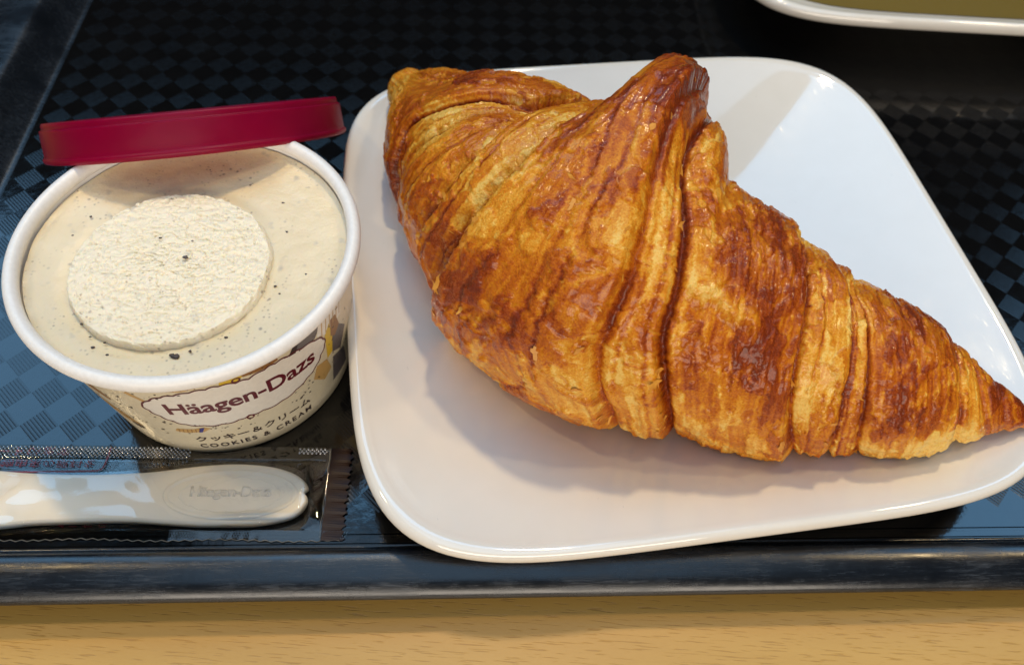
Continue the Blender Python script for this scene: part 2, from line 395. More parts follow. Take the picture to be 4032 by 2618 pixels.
# ------------------------------------------------------------------ plates
PX, PY, PA, PB, PN, PROT = 38.23, 142.29, 83.7, 79.8, 5.16, math.radians(11.96)
PLZ = 5.2
def plate_q(x, y):
    dx, dy = x-PX, y-PY
    X = dx*np.cos(PROT)+dy*np.sin(PROT); Y = -dx*np.sin(PROT)+dy*np.cos(PROT)
    return X/PA, Y/PB
def prof_z(q):
    t = np.clip((q-0.47)/0.50, 0, 1)
    w = np.clip((q-0.455)/0.05, 0, 1)
    return PLZ+13.6*(0.72*t+0.28*t*t)+0.5*w*w*(3-2*w)
def plate_z(x, y):
    X, Y = plate_q(x, y)
    n = 3.6
    q = (np.abs(X)**n+np.abs(Y)**n)**(1/n)
    return prof_z(q)
def make_plate(name, label, loc, rot, interior=None):
    root = empty(name, loc, rot); tag(root, label, 'plate', 'white square plates')
    nt_ = 300
    t = np.linspace(0, 2*np.pi, nt_, endpoint=False)
    def ring(q, z, dz=0):
        n = 2.2+(PN-2.2)*np.clip((q-0.35)/0.6, 0, 1)**1.0
        r = (np.abs(np.cos(t))**n+np.abs(np.sin(t))**n)**(-1/n)
        return np.stack([PA*q*r*np.cos(t), PB*q*r*np.sin(t), np.full(nt_, z)], -1)
    qs = np.r_[np.linspace(0.0, 0.44, 12), np.linspace(0.45, 0.52, 12), np.linspace(0.53, 0.955, 40)]
    prof = [(q, float(prof_z(q))) for q in qs]
    zl = prof[-1][1]
    lip = smooth_prof([(0.955, zl), (0.970, zl+0.55), (0.984, zl+0.75), (0.996, zl+0.25), (1.003, zl-1.0), (1.000, zl-2.5), (0.985, zl-3.7), (0.955, zl-4.6)], 5)
    prof += [tuple(x) for x in lip[1:]]
    zb = zl-4.6
    under = [(q, zb-(zb-2.6)*((0.955-q)/0.395)**0.85) for q in np.linspace(0.93, 0.56, 18)]
    prof += under+[(0.548, 1.2), (0.545, 0.15), (0.535, 0.0), (0.515, 0.0), (0.505, 0.2), (0.50, 1.4), (0.30, 1.6), (0.0, 1.6)]
    P = np.stack([ring(q, z) for q, z in prof], 1)
    body = grid_mesh('dish', P, M['porcelain'], root, wrap_u=True)
    if interior:
        k_ = [(q, z+0.25) for q, z in prof[:len(qs)-6]]
        P2 = np.stack([ring(q, z) for q, z in k_], 1)
        grid_mesh('interior', P2, M[interior], root, wrap_u=True)
    return root
make_plate('plate', 'white square plate with rounded corners under the croissant', (PX, PY, 0.35), PROT)
make_plate('plate', 'second plate cut off at the top right corner, olive inside', (152.0, 337.5, 0.35), math.radians(2.0), 'olive')

# ------------------------------------------------------------------ croissant
STATIONS = [[-35.3, 194.1, 23.4, 7.8], [-30.0, 188.6, 23.7, 12.3], [-24.8, 181.4, 24.1, 16.7], [-18.7, 171.4, 25.2, 21.3], [-10.7, 159.1, 27.5, 26.3], [-1.0, 146.1, 30.3, 30.8], [8.7, 133.8, 32.4, 33.7], [18.0, 124.1, 32.9, 34.3], [27.7, 117.9, 31.9, 33.0], [38.0, 114.1, 29.9, 30.5], [48.9, 111.5, 27.9, 28.0], [59.6, 109.1, 26.1, 25.6], [69.9, 106.6, 24.4, 23.1], [79.8, 104.5, 23.0, 20.4], [89.6, 102.8, 22.2, 17.5], [99.0, 101.2, 21.8, 14.1], [107.5, 99.4, 21.5, 10.2], [114.5, 98.0, 21.3, 6.3], [120.5, 97.2, 21.1, 2.8]]
# seams between the rolled layers: (position along the roll in mm, angle round it), dir=+1 where the layer after the seam lies on top
SEAMS = [
 ('D', -1, 1.7, [(60, 1.80), (51, 1.42), (43, 1.12), (37.5, 0.92), (35, 0.7), (36, 0.4)]),
 ('C', +1, 1.7, [(64.5, 1.74), (61.0, 1.39), (57.4, 1.15), (55.3, 1.01), (49.7, 0.62), (47.3, 0.38)]),
 ('B', +1, 3.0, [(69.0, 1.68), (69.9, 1.33), (70.8, 1.07), (69.6, 0.77), (68.7, 0.52), (65.4, 0.32), (64.5, 0.12), (66.6, 0.03)]),
 ('A', +1, 4.3, [(81.1, 2.17), (79.4, 1.89), (80.0, 1.59), (79.7, 1.33), (80.5, 1.1), (80.2, 0.87), (80.0, 0.7), (79.1, 0.46), (77.6, 0.2), (76.1, -0.03)]),
 ('F', -1, 2.2, [(88.6, 2.29), (91.8, 1.74), (94.8, 1.48), (97.2, 1.27), (98.4, 1.06), (99.2, 0.9), (99.8, 0.65), (100.1, 0.46), (102.2, 0.19), (105.8, -0.1)]),
 ('E', -1, 2.8, [(94.5, 2.31), (95.0, 2.03), (97.0, 1.78), (99.6, 1.61), (101.6, 1.46), (103.7, 1.21), (104.9, 1.02), (105.8, 0.8), (106.4, 0.68), (110.8, 0.34), (114.7, 0.02), (117.3, -0.26)]),
 ('G', -1, 2.5, [(129.5, 2.27), (129.8, 1.69), (131.3, 1.38), (132.2, 1.11), (133.4, 0.85), (135.7, 0.57), (139.6, 0.22), (142.9, -0.03), (147.6, -0.46)]),
 ('H', -1, 1.6, [(138.4, 1.95), (141.7, 1.63), (143.2, 1.3), (144.9, 1.01), (146.7, 0.71), (149.1, 0.38), (152.7, -0.27)]),
 ('I', -1, 1.9, [(144.6, 1.75), (147.0, 1.56), (148.8, 1.24), (151.8, 0.77), (154.1, 0.39), (160.7, -0.49)]),
 ('J', -1, 2.1, [(172.2, 2.26), (173.1, 1.61), (174.6, 1.17), (176.1, 0.8), (177.9, 0.38), (180.9, -0.2)]),
 ('K', -1, 1.0, [(179.1, 2.03), (180.9, 1.36), (182.3, 0.96), (185.9, 0.23), (187.4, -0.35)]),
 ('L', -1, 1.0, [(187.1, 1.85), (187.4, 1.48), (188.9, 0.81), (191.5, -0.27)]),
]
BAKE = [(86.5, 0.47, 9, 0.95), (82.0, 0.48, 7, 0.9), (89.4, 0.38, 7, 0.8), (121.8, 0.77, 9, 1), (115.3, 0.85, 7, 0.95), (126.5, 0.71, 7, 0.9), (119.1, 1.48, 9, 0.88), (113.5, 1.65, 8, 0.8), (123.9, 1.41, 6, 0.8), (85.0, 1.61, 6, 0.8), (86.8, 1.31, 6, 0.75), (88.0, 1.1, 6, 0.6), (87.7, 2.33, 7, 0.85), (85.3, 2.16, 6, 0.85), (34.3, 0.66, 6, 0.9), (53.5, 0.49, 6, 0.7), (46.4, -0.15, 6, 0.85), (56.2, -0.17, 6, 0.7), (44.3, 1.5, 6, 0.85), (30.7, 1.43, 6, 0.7), (92.1, 0.18, 8, 0.65), (87.7, -0.05, 7, 0.6), (159.8, 0.77, 7, 0.95), (170.5, 0.68, 6, 0.9), (161.9, 1.75, 8, 0.8), (153.5, 1.7, 6, 0.8), (166.6, 1.29, 6, 0.65), (194.2, 1.04, 6, 1), (189.2, 1.1, 4, 0.8), (149.7, 0.8, 3, 0.7), (115.6, 0.41, 6, 0.6), (131.3, 0.29, 8, 0.6), (89.7, 0.72, 8, 0.6), (93.0, 0.9, 8, 0.55), (94.5, 0.51, 8, 0.6), (64.2, 1.02, 5, 0.65), (64.5, 1.3, 5, 0.75), (67.5, 0.75, 6, 0.7), (65.1, 0.52, 5, 0.65), (80.2, 0.77, 7, 0.15), (80.5, 0.99, 6, 0.22), (79.1, 0.54, 5, 0.3), (74.6, 1.24, 7, 0.3), (73.7, 1.48, 7, 0.35), (47.6, 0.95, 5, 0.35), (52.1, 1.26, 4, 0.4), (102.5, 1.1, 6, 0.15), (100.1, 1.35, 6, 0.25), (104.3, 0.71, 6, 0.2), (105.8, 0.44, 6, 0.22), (110.2, 0.19, 6, 0.25), (100.1, 0.12, 6, 0.12), (96.6, 0.12, 5, 0.2), (104.3, 0.04, 6, 0.25), (97.8, 0.88, 5, 0.35), (134.3, 1.89, 5, 0.4), (137.5, 1.54, 4, 0.35), (136.6, 1.02, 5, 0.2), (138.1, 0.73, 5, 0.22), (142.6, 0.37, 5, 0.28), (145.2, 1.34, 3, 0.3), (147.6, 0.95, 3, 0.28), (177.6, 1.45, 4, 0.35), (179.1, 0.85, 4, 0.35), (176.7, 0.04, 5, 0), (183.2, 0.15, 4, 0.02), (171.9, -0.05, 4, 0.05), (111.1, 1.05, 4, 0.2), (115.6, 1.06, 3, 0.25), (102.2, 1.97, 5, 0.4), (96.6, 2.31, 5, 0.42), (77.0, 1.7, 5, 0.4), (126.2, -0.02, 6, 0.45), (138.4, -0.17, 6, 0.4), (151.5, -0.2, 5, 0.4), (165.4, -0.11, 5, 0.35), (85.6, -0.41, 5, 0.5), (95.1, 1.07, 6, 0.45), (95.7, 1.59, 4, 0.35), (93.3, 1.27, 5, 0.5)]
def nspline(x, Y):
    x = np.asarray(x, float); Y = np.asarray(Y, float)
    if Y.ndim == 1: Y = Y[:, None]
    n = len(x); h = np.diff(x); A = np.zeros((n, n)); B = np.zeros((n, Y.shape[1])); A[0, 0] = A[-1, -1] = 1
    for i in range(1, n-1):
        A[i, i-1] = h[i-1]; A[i, i] = 2*(h[i-1]+h[i]); A[i, i+1] = h[i]
        B[i] = 6*((Y[i+1]-Y[i])/h[i]-(Y[i]-Y[i-1])/h[i-1])
    Mx = np.linalg.solve(A, B)
    def f(q):
        i = np.clip(np.searchsorted(x, q)-1, 0, n-2); hh = h[i][:, None]; a = (x[i+1]-q)[:, None]; b = (q-x[i])[:, None]
        return Mx[i]*a**3/(6*hh)+Mx[i+1]*b**3/(6*hh)+(Y[i]/hh-Mx[i]*hh/6)*a+(Y[i+1]/hh-Mx[i+1]*hh/6)*b
    return f
def build_croissant():
    S = np.array(STATIONS); Cc = S[:, :3]
    Lc = np.r_[0, np.cumsum(np.linalg.norm(np.diff(Cc, axis=0), axis=1))]; LT = Lc[-1]
    fC, fr = nspline(Lc, Cc), nspline(Lc, S[:, 3])
    CAP0, CAP1 = 7.0, 4.0
    NU = 800
    u = np.linspace(-CAP0, LT+CAP1, NU)
    th = np.r_[np.linspace(-1.57, -0.75, 40, endpoint=False), np.linspace(-0.75, 2.75, 440, endpoint=False), np.linspace(2.75, 4.71, 70)]
    uc = np.clip(u, 0, LT); C = fC(uc); r = fr(uc)[:, 0]
    T = fC(np.clip(uc+0.8, 0, LT))-fC(np.clip(uc-0.8, 0, LT)); T /= np.linalg.norm(T, axis=1)[:, None]
    ov = u-uc; C = C+T*ov[:, None]
    x = np.where(ov < 0, -ov/CAP0, ov/CAP1); r = r*np.sqrt(np.clip(1-x*x, 0, 1))
    Fd = np.stack([T[:, 1], -T[:, 0], 0*T[:, 0]], 1); Fd /= np.linalg.norm(Fd, axis=1)[:, None]
    B = np.cross(Fd, T); B *= np.sign(B[:, 2:3])
    ct, st = np.cos(th), np.sin(th)
    D = ct[None, :, None]*Fd[:, None]+st[None, :, None]*B[:, None]
    U, TH = np.meshgrid(u, th, indexing='ij'); R = np.repeat(r[:, None], len(th), 1)
    A_ = TH*np.maximum(R, 4)                                   # arc length round the roll
    P0 = C[:, None]+R[..., None]*D
    # seam curves
    tt = np.linspace(-1.6, 4.8, 500); G = []
    for nm, dr, amp, pts in SEAMS:
        pts = sorted([(t, g) for g, t in pts]); t_ = np.array([p[0] for p in pts]); g_ = np.array([p[1] for p in pts])
        g = np.interp(tt, t_, g_)
        sl0 = (g_[1]-g_[0])/(t_[1]-t_[0]); lo = tt < t_[0]; g[lo] = g_[0]+np.clip(sl0, -8, 8)*np.maximum(tt[lo]-t_[0], -0.6)
        kern = np.exp(-np.linspace(-2, 2, 15)**2); kern /= kern.sum()
        gp = np.pad(g, 7, mode='edge'); g = np.convolve(gp, kern, 'valid'); G.append(g)
    for i in range(1, len(G)): G[i] = np.maximum(G[i], G[i-1]+2.2)
    h = np.zeros_like(U); lam = np.zeros_like(U); crease = np.zeros_like(U); fresh = np.zeros_like(U)
    near = np.full_like(U, 1e3); lab = np.zeros(U.shape, int); across = np.zeros_like(U)
    Gs = []
    for i, (nm, dr, amp, pts) in enumerate(SEAMS):
        g = np.interp(TH, tt, G[i]); dg = np.interp(TH, tt, np.gradient(G[i], tt))
        g = g+fbm(A_*0.10, U*0.02, seed=40+i, oct=2)*(0.7 if nm in 'AFEG' else 1.5)+fbm(A_*1.3, U*0.3, seed=140+i, oct=3)*0.55
        Gs.append(g)
        d = (U-g)/np.sqrt(1+(dg/np.maximum(R, 6))**2)
        xx = d*dr
        taper = np.clip(R/18, 0.25, 1)
        am = 1.4*amp*taper*(np.clip((2.25-TH)/0.4, 0.2, 1) if nm == 'E' else 1.0)*(0.75+0.8*(fbm(A_*0.06, U*0+i*9.1, seed=5, oct=2)+0.25))
        jit = fbm(A_*0.25, U*0+3.3*i, seed=80+i, oct=3)*0.9
        b = 0
        for k_, off in enumerate((0.0, -0.40, -0.85)): b = b+1/(1+np.exp(-np.clip((xx-off-jit*(k_+0.3)*0.5)/0.09, -30, 30)))/3
        h += am*(-0.50*np.exp(np.minimum(xx+0.4, 0)/7)*(1-b)+0.50*np.exp(-np.maximum(xx, 0)/9)*b)
        h -= (1.3 if nm in 'AE' else 0.8)*taper*np.exp(-((xx+1.25)/0.5)**2)
        crease = np.maximum(crease, np.exp(-((xx+1.2)/(0.75 if nm in 'AE' else 0.5))**2)*taper*(1.35 if nm in 'AE' else 1.0))
        fresh = np.maximum(fresh, np.exp(np.minimum(xx+1.0, 0)/3.2)*(xx < -0.8)*taper)
        ph = fbm(A_*0.05, U*0+i*3.1, seed=11, oct=2)*2
        lines = np.sin((xx+ph*0.5)*2*np.pi/0.95)*np.exp(-np.abs(xx+0.2)/1.3)
        lam = np.where(np.abs(lines) > np.abs(lam), lines, lam)
        m = np.abs(d) < near; near = np.where(m, np.abs(d), near); across = np.where(m, d+i*37.0, across)
        lab += (U > g)
    h += 0.07*lam
    # puffed middle of each band
    Ga = np.stack([np.full_like(U, -CAP0-4)]+Gs+[np.full_like(U, LT+CAP1+4)], 0)
    lo = np.take_along_axis(Ga, lab[None], 0)[0]; hi = np.take_along_axis(Ga, np.minimum(lab+1, len(SEAMS)+1)[None], 0)[0]
    w = np.maximum(hi-lo, 1.0); q = np.clip((U-lo)/w, 0, 1)
    h += np.sqrt(np.clip(4*q*(1-q), 0, 1))*np.clip(w/22, 0.15, 1.1)*1.7-0.9
    # thinner edges of single sheets inside the bands
    fine = np.zeros_like(U)
    for li, q0, am in ((1, 0.5, 0.5), (2, 0.45, 0.6), (3, 0.33, 0.5), (3, 0.72, 0.45), (4, 0.16, 0.6), (4, 0.36, 0.6), (4, 0.56, 0.7), (4, 0.76, 0.6), (5, 0.40, 0.6), (5, 0.72, 0.5), (7, 0.42, 0.7), (8, 0.45, 0.5), (9, 0.30, 0.35), (9, 0.62, 0.35), (10, 0.5, 0.4), (11, 0.5, 0.4), (12, 0.4, 0.3)):
        wob = fbm(A_*0.05, U*0+q0*31+li, seed=200+li, oct=2)*0.35+fbm(A_*0.9, U*0+q0*7, seed=220+li, oct=3)*0.05
        x_ = (q-q0+wob)*w; fade = np.clip(fbm(A_*0.06, U*0+q0*13+li*5, seed=240, oct=2)*4+0.75, 0, 1)*(lab == li)*np.clip(R/12, 0.2, 1)
        sg_ = 1.0 if li < 5 else -1.0
        h += am*0.5*np.tanh(x_*sg_/0.12)*np.exp(-np.abs(x_)/3.5)*fade
        fine = np.maximum(fine, np.exp(-((x_*sg_+0.35)/0.32)**2)*fade)
        fresh = np.maximum(fresh, 0.6*np.exp(np.minimum(x_*sg_+0.5, 0)/2.0)*(x_*sg_ < -0.4)*fade)
    # torn sheets: patches of the outer skin with sharp broken edges
    wx = fbm(across*0.25, A_*0.25, seed=301, oct=3)*1.6
    n1 = fbm(across*0.16+wx, A_*0.075+wx*0.6, seed=302, oct=5); n2 = fbm(across*0.33-wx, A_*0.16, seed=303, oct=5)
    pt1 = 1/(1+np.exp(-np.clip((n1-0.035)/0.006, -30, 30))); pt2 = 1/(1+np.exp(-np.clip((n2-0.07)/0.008, -30, 30)))
    h += 0.42*pt1*np.clip(R/15, 0, 1)+0.28*pt2*np.clip(R/15, 0, 1)
    # tall ridge rising to the dough tip at the back
    rid = np.array([(84.2, 3.0, 0.0, 6.5), (83.8, 2.62, 8.0, 6.8), (83.8, 2.35, 12.3, 7.2), (84.8, 2.08, 11.8, 7.2), (88.4, 1.8, 8.5, 6.8), (90.3, 1.5, 5.0, 7.0), (92.0, 1.2, 2.8, 7.5), (93.0, 0.9, 1.4, 8.5), (93.0, 0.55, 0.0, 9.0)])[::-1]
    rc = np.interp(TH, rid[:, 1], rid[:, 0]); rh = np.interp(TH, rid[:, 1], rid[:, 2]); rw = np.interp(TH, rid[:, 1], rid[:, 3])
    s = np.abs(U-rc)/rw; horn = rh*np.clip(1-s**2.2, 0, 1)**0.8*(s < 1)
    horn = rh*np.exp(-(s**4.0)*0.8)
    # lumps, blisters
    X0, Y0, Z0 = P0[..., 0], P0[..., 1], P0[..., 2]
    lump = fbm(X0/14, Y0/14, Z0/14, oct=3, seed=3)*2.0
    wr = fbm(across*0.95, A_*0.07, seed=21, oct=3)
    h += lump*np.clip(R/20, 0.2, 1)+wr*0.40+fbm(across*2.2, A_*0.06, seed=35, oct=3)*0.35+fbm(X0/2.6, Y0/2.6, Z0/2.6, oct=3, seed=9)*0.55
    rr = np.random.RandomState(4); blis = np.zeros_like(U)
    bl = [(113.5, 0.83, 2.3, 1.0, 0.9), (123.0, 0.60, 2.4, 0.6, 0.5), (119.0, 1.42, 2.0, 0.6, 0.5), (122.5, 1.5, 2.2, 0.6, 0.5), (126.5, 1.45, 2.4, 0.6, 0.5), (126.5, 0.2, 4.0, 0.8, 0.4)]
    for _ in range(110):
        a, t_ = (rr.uniform(107, 131), rr.uniform(0.2, 2.0)) if rr.rand() < 0.6 else (rr.uniform(152, 176), rr.uniform(0.5, 1.9))
        bl.append((a, t_, rr.uniform(0.4, 1.4), rr.uniform(0.3, 0.6), rr.uniform(0.15, 0.4)))
    for a, t_, la, lw, hh in bl:
        i0, i1 = np.searchsorted(u, [a-6, a+6]); j0, j1 = np.searchsorted(th, [t_-0.4, t_+0.4])
        dU = U[i0:i1, j0:j1]-a+(TH[i0:i1, j0:j1]-t_)*3; dA = (TH[i0:i1, j0:j1]-t_)*R[i0:i1, j0:j1]
        g = np.exp(-(dU/lw)**2-(dA/la)**2); h[i0:i1, j0:j1] += g*hh; blis[i0:i1, j0:j1] = np.maximum(blis[i0:i1, j0:j1], g)
    br = np.array([(106, 1.10), (109, 1.09), (112, 1.08), (116, 1.05), (121, 1.0), (126, 0.92)])
    bt = np.interp(U, br[:, 0], br[:, 1]); db = (TH-bt)*R+fbm(U*0.4, A_*0.1, seed=61)*3; win = np.clip((U-106)/2, 0, 1)*np.clip((126-U)/5, 0, 1)
    rgl = np.exp(-(db/1.8)**2)*win; h += rgl*1.1-np.exp(-((db+5)/4)**2)*win*0.8
    # lobe behind the ridge
    h += 8.2*np.exp(-(np.abs(U-98.6)/8.6)**4-(np.abs(TH-2.5)/0.62)**3)*np.clip(1.12-(U-94)*0.045, 0.4, 1.15)-2.2*np.clip((40-U)/12, 0, 1)*np.clip((TH-0.9)/0.5, 0, 1)-1.0*np.exp(-((U-108.6)/1.6)**2)*np.clip((TH-1.35)/0.3, 0, 1)
    h -= 3.6*np.exp(-((U-66)/9)**2-((TH-1.75)/0.45)**2)
    h += 0.8*np.clip((U-169)/3, 0, 1)*np.clip((188-U)/3, 0, 1)*np.clip((0.3-TH)/0.1, 0, 1)*fbm(X0/2.2, Y0/2.2, Z0/2.2, oct=3, seed=501)*2
    edge = np.clip(np.minimum(U+CAP0, LT+CAP1-U)/6, 0, 1)
    h *= edge
    up = np.array([0.22, 0.50, 0.84])
    P = P0+h[..., None]*D+horn[..., None]*(0.45*D+0.6*up)
    # rests on the plate
    zf = plate_z(P[..., 0], P[..., 1])+0.45+1.3*np.clip(fbm(P[..., 0]/5, P[..., 1]/5, seed=400, oct=3)+0.1, 0, 1)
    dz = P[..., 2]-zf
    P[..., 2] = zf+np.where(dz > 1.5, dz, 1.5*np.exp(np.clip((dz-1.5)/1.5, -8, 0))*0.98)
    # browning, plus shade painted into the seam creases
    num = np.full_like(U, 0.5*0.10); den = np.full_like(U, 0.10)
    for a, t_, ro, val in BAKE:
        g = np.exp(-0.5*(((U-a)**2+((TH-t_)*np.maximum(R, 5))**2)/(ro*0.85)**2)); num += g*val; den += g
    bake_shade = 0.5+(num/den-0.5)*0.92
    sn = fbm(across*0.8, A_*0.11, seed=31, oct=4)
    sn2 = fbm(X0/6, Y0/6, Z0/6, oct=4, seed=51)
    bake_shade = bake_shade+0.0+sn*0.30+sn2*0.28+fbm(across*2.2, A_*0.06, seed=35, oct=3)*0.34+fbm(across*2.6, A_*0.35, seed=33, oct=3)*0.30
    bake_shade = bake_shade-fresh*0.22*(0.6+1.6*sn)+crease*0.60+fine*0.34+lam*0.08+(pt1-0.5)*0.22-pt2*0.18-blis*0.30-rgl*0.35  # crease and fine terms are painted groove shade, the rest is crust colour
    bake_shade += np.clip(horn/12, 0, 1)*0.18
    torn = np.clip((U-169)/3, 0, 1)*np.clip((188-U)/3, 0, 1)*np.clip((0.30+fbm(U*0.22, A_*0.2, seed=500, oct=4)*0.9-TH)/0.05, 0, 1)
    bake_shade = bake_shade*(1-torn)+torn*np.clip(0.02+sn2*0.25, 0, 1)
    bake_shade = np.clip(bake_shade, 0.0, 1.0)
    bake_shade = np.where(P[..., 2] < plate_z(P[..., 0], P[..., 1])+3, np.minimum(bake_shade, 0.45), bake_shade)
    root = empty('croissant', (40, 115, 5.6)); tag(root, 'large golden brown flaky croissant lying on the white plate', 'croissant')
    off = np.array([40, 115, 5.6]); P = P-off
    fl = lab[:-1, :-1]; layers = {}
    for i in range(len(SEAMS)+1):
        if (fl == i).any(): layers[i] = grid_mesh('pastry_layer', P, M['crust'], root, face_mask=(fl == i), attr={'bake_shade': bake_shade})
    return root, P, u, th, Gs, off, lab, layers
cro, CP, cu, cth, CG, coff, CLAB, CLAY = build_croissant()
# loose flakes on the crust
def flake(c, nrm, size, r_):
    nrm = Vector(nrm).normalized(); t1 = nrm.orthogonal().normalized(); t2 = nrm.cross(t1)
    a0 = r_.uniform(0, 6.28); t1, t2 = t1*math.cos(a0)+t2*math.sin(a0), -t1*math.sin(a0)+t2*math.cos(a0)
    n_ = r_.randint(9, 13); asp = r_.uniform(0.25, 0.6); tilt = r_.uniform(-0.55, 0.55); curl = r_.uniform(0.02, 0.12)
    vs = []
    for k_ in range(n_):
        a = 2*math.pi*k_/n_; rad = size*r_.uniform(0.35, 1.3); x, y = rad*math.cos(a), rad*asp*math.sin(a)
        vs.append((x, y, curl*x*x/size+tilt*y))
    top = [Vector(c)+t1*x+t2*y+nrm*(z+0.12) for x, y, z in vs]; bot = [p-nrm*0.07 for p in top]
    ctr = Vector(c)+nrm*0.14
    V = [tuple(p) for p in top+bot]+[tuple(ctr), tuple(ctr-nrm*0.07)]
    F = []
    for k_ in range(n_):
        k2 = (k_+1) % n_
        F += [(k_, k2, 2*n_), (n_+k2, n_+k_, 2*n_+1), (k_, n_+k_, n_+k2, k2)]
    return V, F
fr_ = random.Random(12)
du_ = np.gradient(CP, axis=0); dt_ = np.gradient(CP, axis=1); NRM = np.cross(dt_, du_); NRM /= np.linalg.norm(NRM, axis=2)[..., None]+1e-9
cen = CP.mean(axis=1, keepdims=True); sg = np.sign(((CP-cen)*NRM).sum(-1, keepdims=True)); NRM = NRM*sg
fspots = []
for i in (2, 3, 4, 4, 5, 5, 6, 7, 8, 3, 3):
    for _ in range(6):
        j = int(np.searchsorted(cth, fr_.uniform(-0.4, 1.8))); gu = CG[i][400, j]+fr_.uniform(-0.9, 0.9)
        fspots.append((int(np.searchsorted(cu, gu)), j))
for a, t_ in ((97, 0.25), (99, 0.2), (95, 0.3), (101, 0.15), (96, 0.08), (103, 0.2), (93, 0.1), (86, 0.1), (84, 0.2), (88, 1.2), (90, 1.1), (86, 1.35), (92, 1.6), (88, 2.0), (90, 2.1), (90, 0.9), (94, 0.75), (62, 1.1), (75, 0.5)):
    fspots.append((int(np.searchsorted(cu, a)), int(np.searchsorted(cth, t_))))
for i, j in fspots:
    i = min(max(i, 2), len(cu)-3); j = min(max(j, 2), len(cth)-3)
    V, F = flake(CP[i, j], NRM[i, j], fr_.uniform(0.5, 1.8), fr_)
    mesh_obj('pastry_flake', V, F, M['flake'], CLAY.get(int(CLAB[i, j]), cro), smooth=False)

# ------------------------------------------------------------------ cup
CX_, CY_, CH, RB, RT = -74.3, 113.3, 43.2, 31.55, 36.7
cup = empty('ice_cream_cup', (CX_, CY_, 0.35), 0.0)
tag(cup, 'open paper ice cream cup with burgundy lettering beside the plate', 'cup')
def cone_r(z): return RB+(RT-RB)*z/CH
lathe('wall', [(RB-1.2, 1.6), (RB-0.9, 0.25), (RB-0.3, 0.0)]+[(cone_r(z), z) for z in np.linspace(0.3, CH-3.0, 12)], M['cup_print'], cup, 200)
lathe('inner_wall', [(RT-0.6, CH-1.5), (RT-0.7, CH-4), (RT-1.4, CH-10), (RT-2.1, CH-16)], M['paper'], cup, 200)
lathe('bottom', [(RB-1.2, 1.6), (RB-4, 2.0), (0.0, 2.0)], M['paper'], cup, 96)
rimp = [(RT+0.15+1.6*math.cos(a)+0.05, CH-1.8+1.9*math.sin(a)) for a in np.linspace(-2.3, 3.9, 26)]
lathe('rim', rimp, M['paper'], cup, 240)
def cone_pt(phi, z, off):
    r = cone_r(z)+off; a = math.radians(phi)
    return (r*math.cos(a), r*math.sin(a), z)
AR = 33.9
def lab_pt(a, z, off): return cone_pt(-60+math.degrees(a/AR), z, off)
def phi_a(phi): return math.radians(phi+60)*AR
def wrap_mesh(name, bm, material, off, step=1.2):
    """bend a flat mesh (x = arc mm, y = height mm) round the cup"""
    xs = [v.co.x for v in bm.verts]
    x = math.floor(min(xs)/step)*step+step
    while x < max(xs):
        bmesh.ops.bisect_plane(bm, geom=bm.verts[:]+bm.edges[:]+bm.faces[:], plane_co=(x, 0, 0), plane_no=(1, 0, 0), dist=1e-5); x += step
    for v_ in bm.verts: v_.co = Vector(lab_pt(v_.co.x, v_.co.y, off))*K
    me = bpy.data.meshes.new(name); bm.to_mesh(me); bm.free(); me.materials.append(material)
    o = bpy.data.objects.new(name, me); COL.objects.link(o); o.parent = cup; return o
def text_bm(body, x0, x1, y0, y1, bold=0.0, space=1.0, shear=0.0):
    """letters as a flat bmesh fitted to the box x0..x1, y0..y1 (cap height box)"""
    cu_ = bpy.data.curves.new('lettering', 'FONT'); cu_.body = body; cu_.size = 1.0; cu_.offset = bold; cu_.space_character = space; cu_.resolution_u = 4; cu_.shear = shear
    ob = bpy.data.objects.new('lettering', cu_); COL.objects.link(ob)
    dg = bpy.context.evaluated_depsgraph_get(); dg.update()
    me = bpy.data.meshes.new_from_object(ob.evaluated_get(dg))
    bpy.data.objects.remove(ob); bpy.data.curves.remove(cu_)
    bm = bmesh.new(); bm.from_mesh(me); bpy.data.meshes.remove(me)
    xs = [v.co.x for v in bm.verts]; ys = [v.co.y for v in bm.verts]
    a, b_, c, d = min(xs), max(xs), min(ys), max(ys)
    for v_ in bm.verts: v_.co = Vector((x0+(v_.co.x-a)/(b_-a)*(x1-x0), y0+(v_.co.y-c)/(d-c)*(y1-y0), 0))
    return bm
def poly_bm(pts):
    bm = bmesh.new(); f_ = bm.faces.new([bm.verts.new((x, y, 0)) for x, y in pts])
    bmesh.ops.triangulate(bm, faces=[f_]); 
    if sum(f.normal.z for f in bm.faces) < 0: bmesh.ops.reverse_faces(bm, faces=bm.faces[:])
    return bm
def line_bm(pts, w, closed=False):
    bm = bmesh.new(); n = len(pts); L, R_ = [], []
    for i in range(n):
        p = Vector(pts[i]); a = Vector(pts[(i-1) % n] if (closed or i) else pts[i]); b_ = Vector(pts[(i+1) % n] if (closed or i < n-1) else pts[i])
        t = (b_-a); t = t.normalized() if t.length else Vector((1, 0)); nn = Vector((-t.y, t.x))*w/2
        L.append(bm.verts.new((p.x+nn.x, p.y+nn.y, 0))); R_.append(bm.verts.new((p.x-nn.x, p.y-nn.y, 0)))
    for i in range(n if closed else n-1):
        j = (i+1) % n; bm.faces.new((R_[i], R_[j], L[j], L[i]))
    return bm
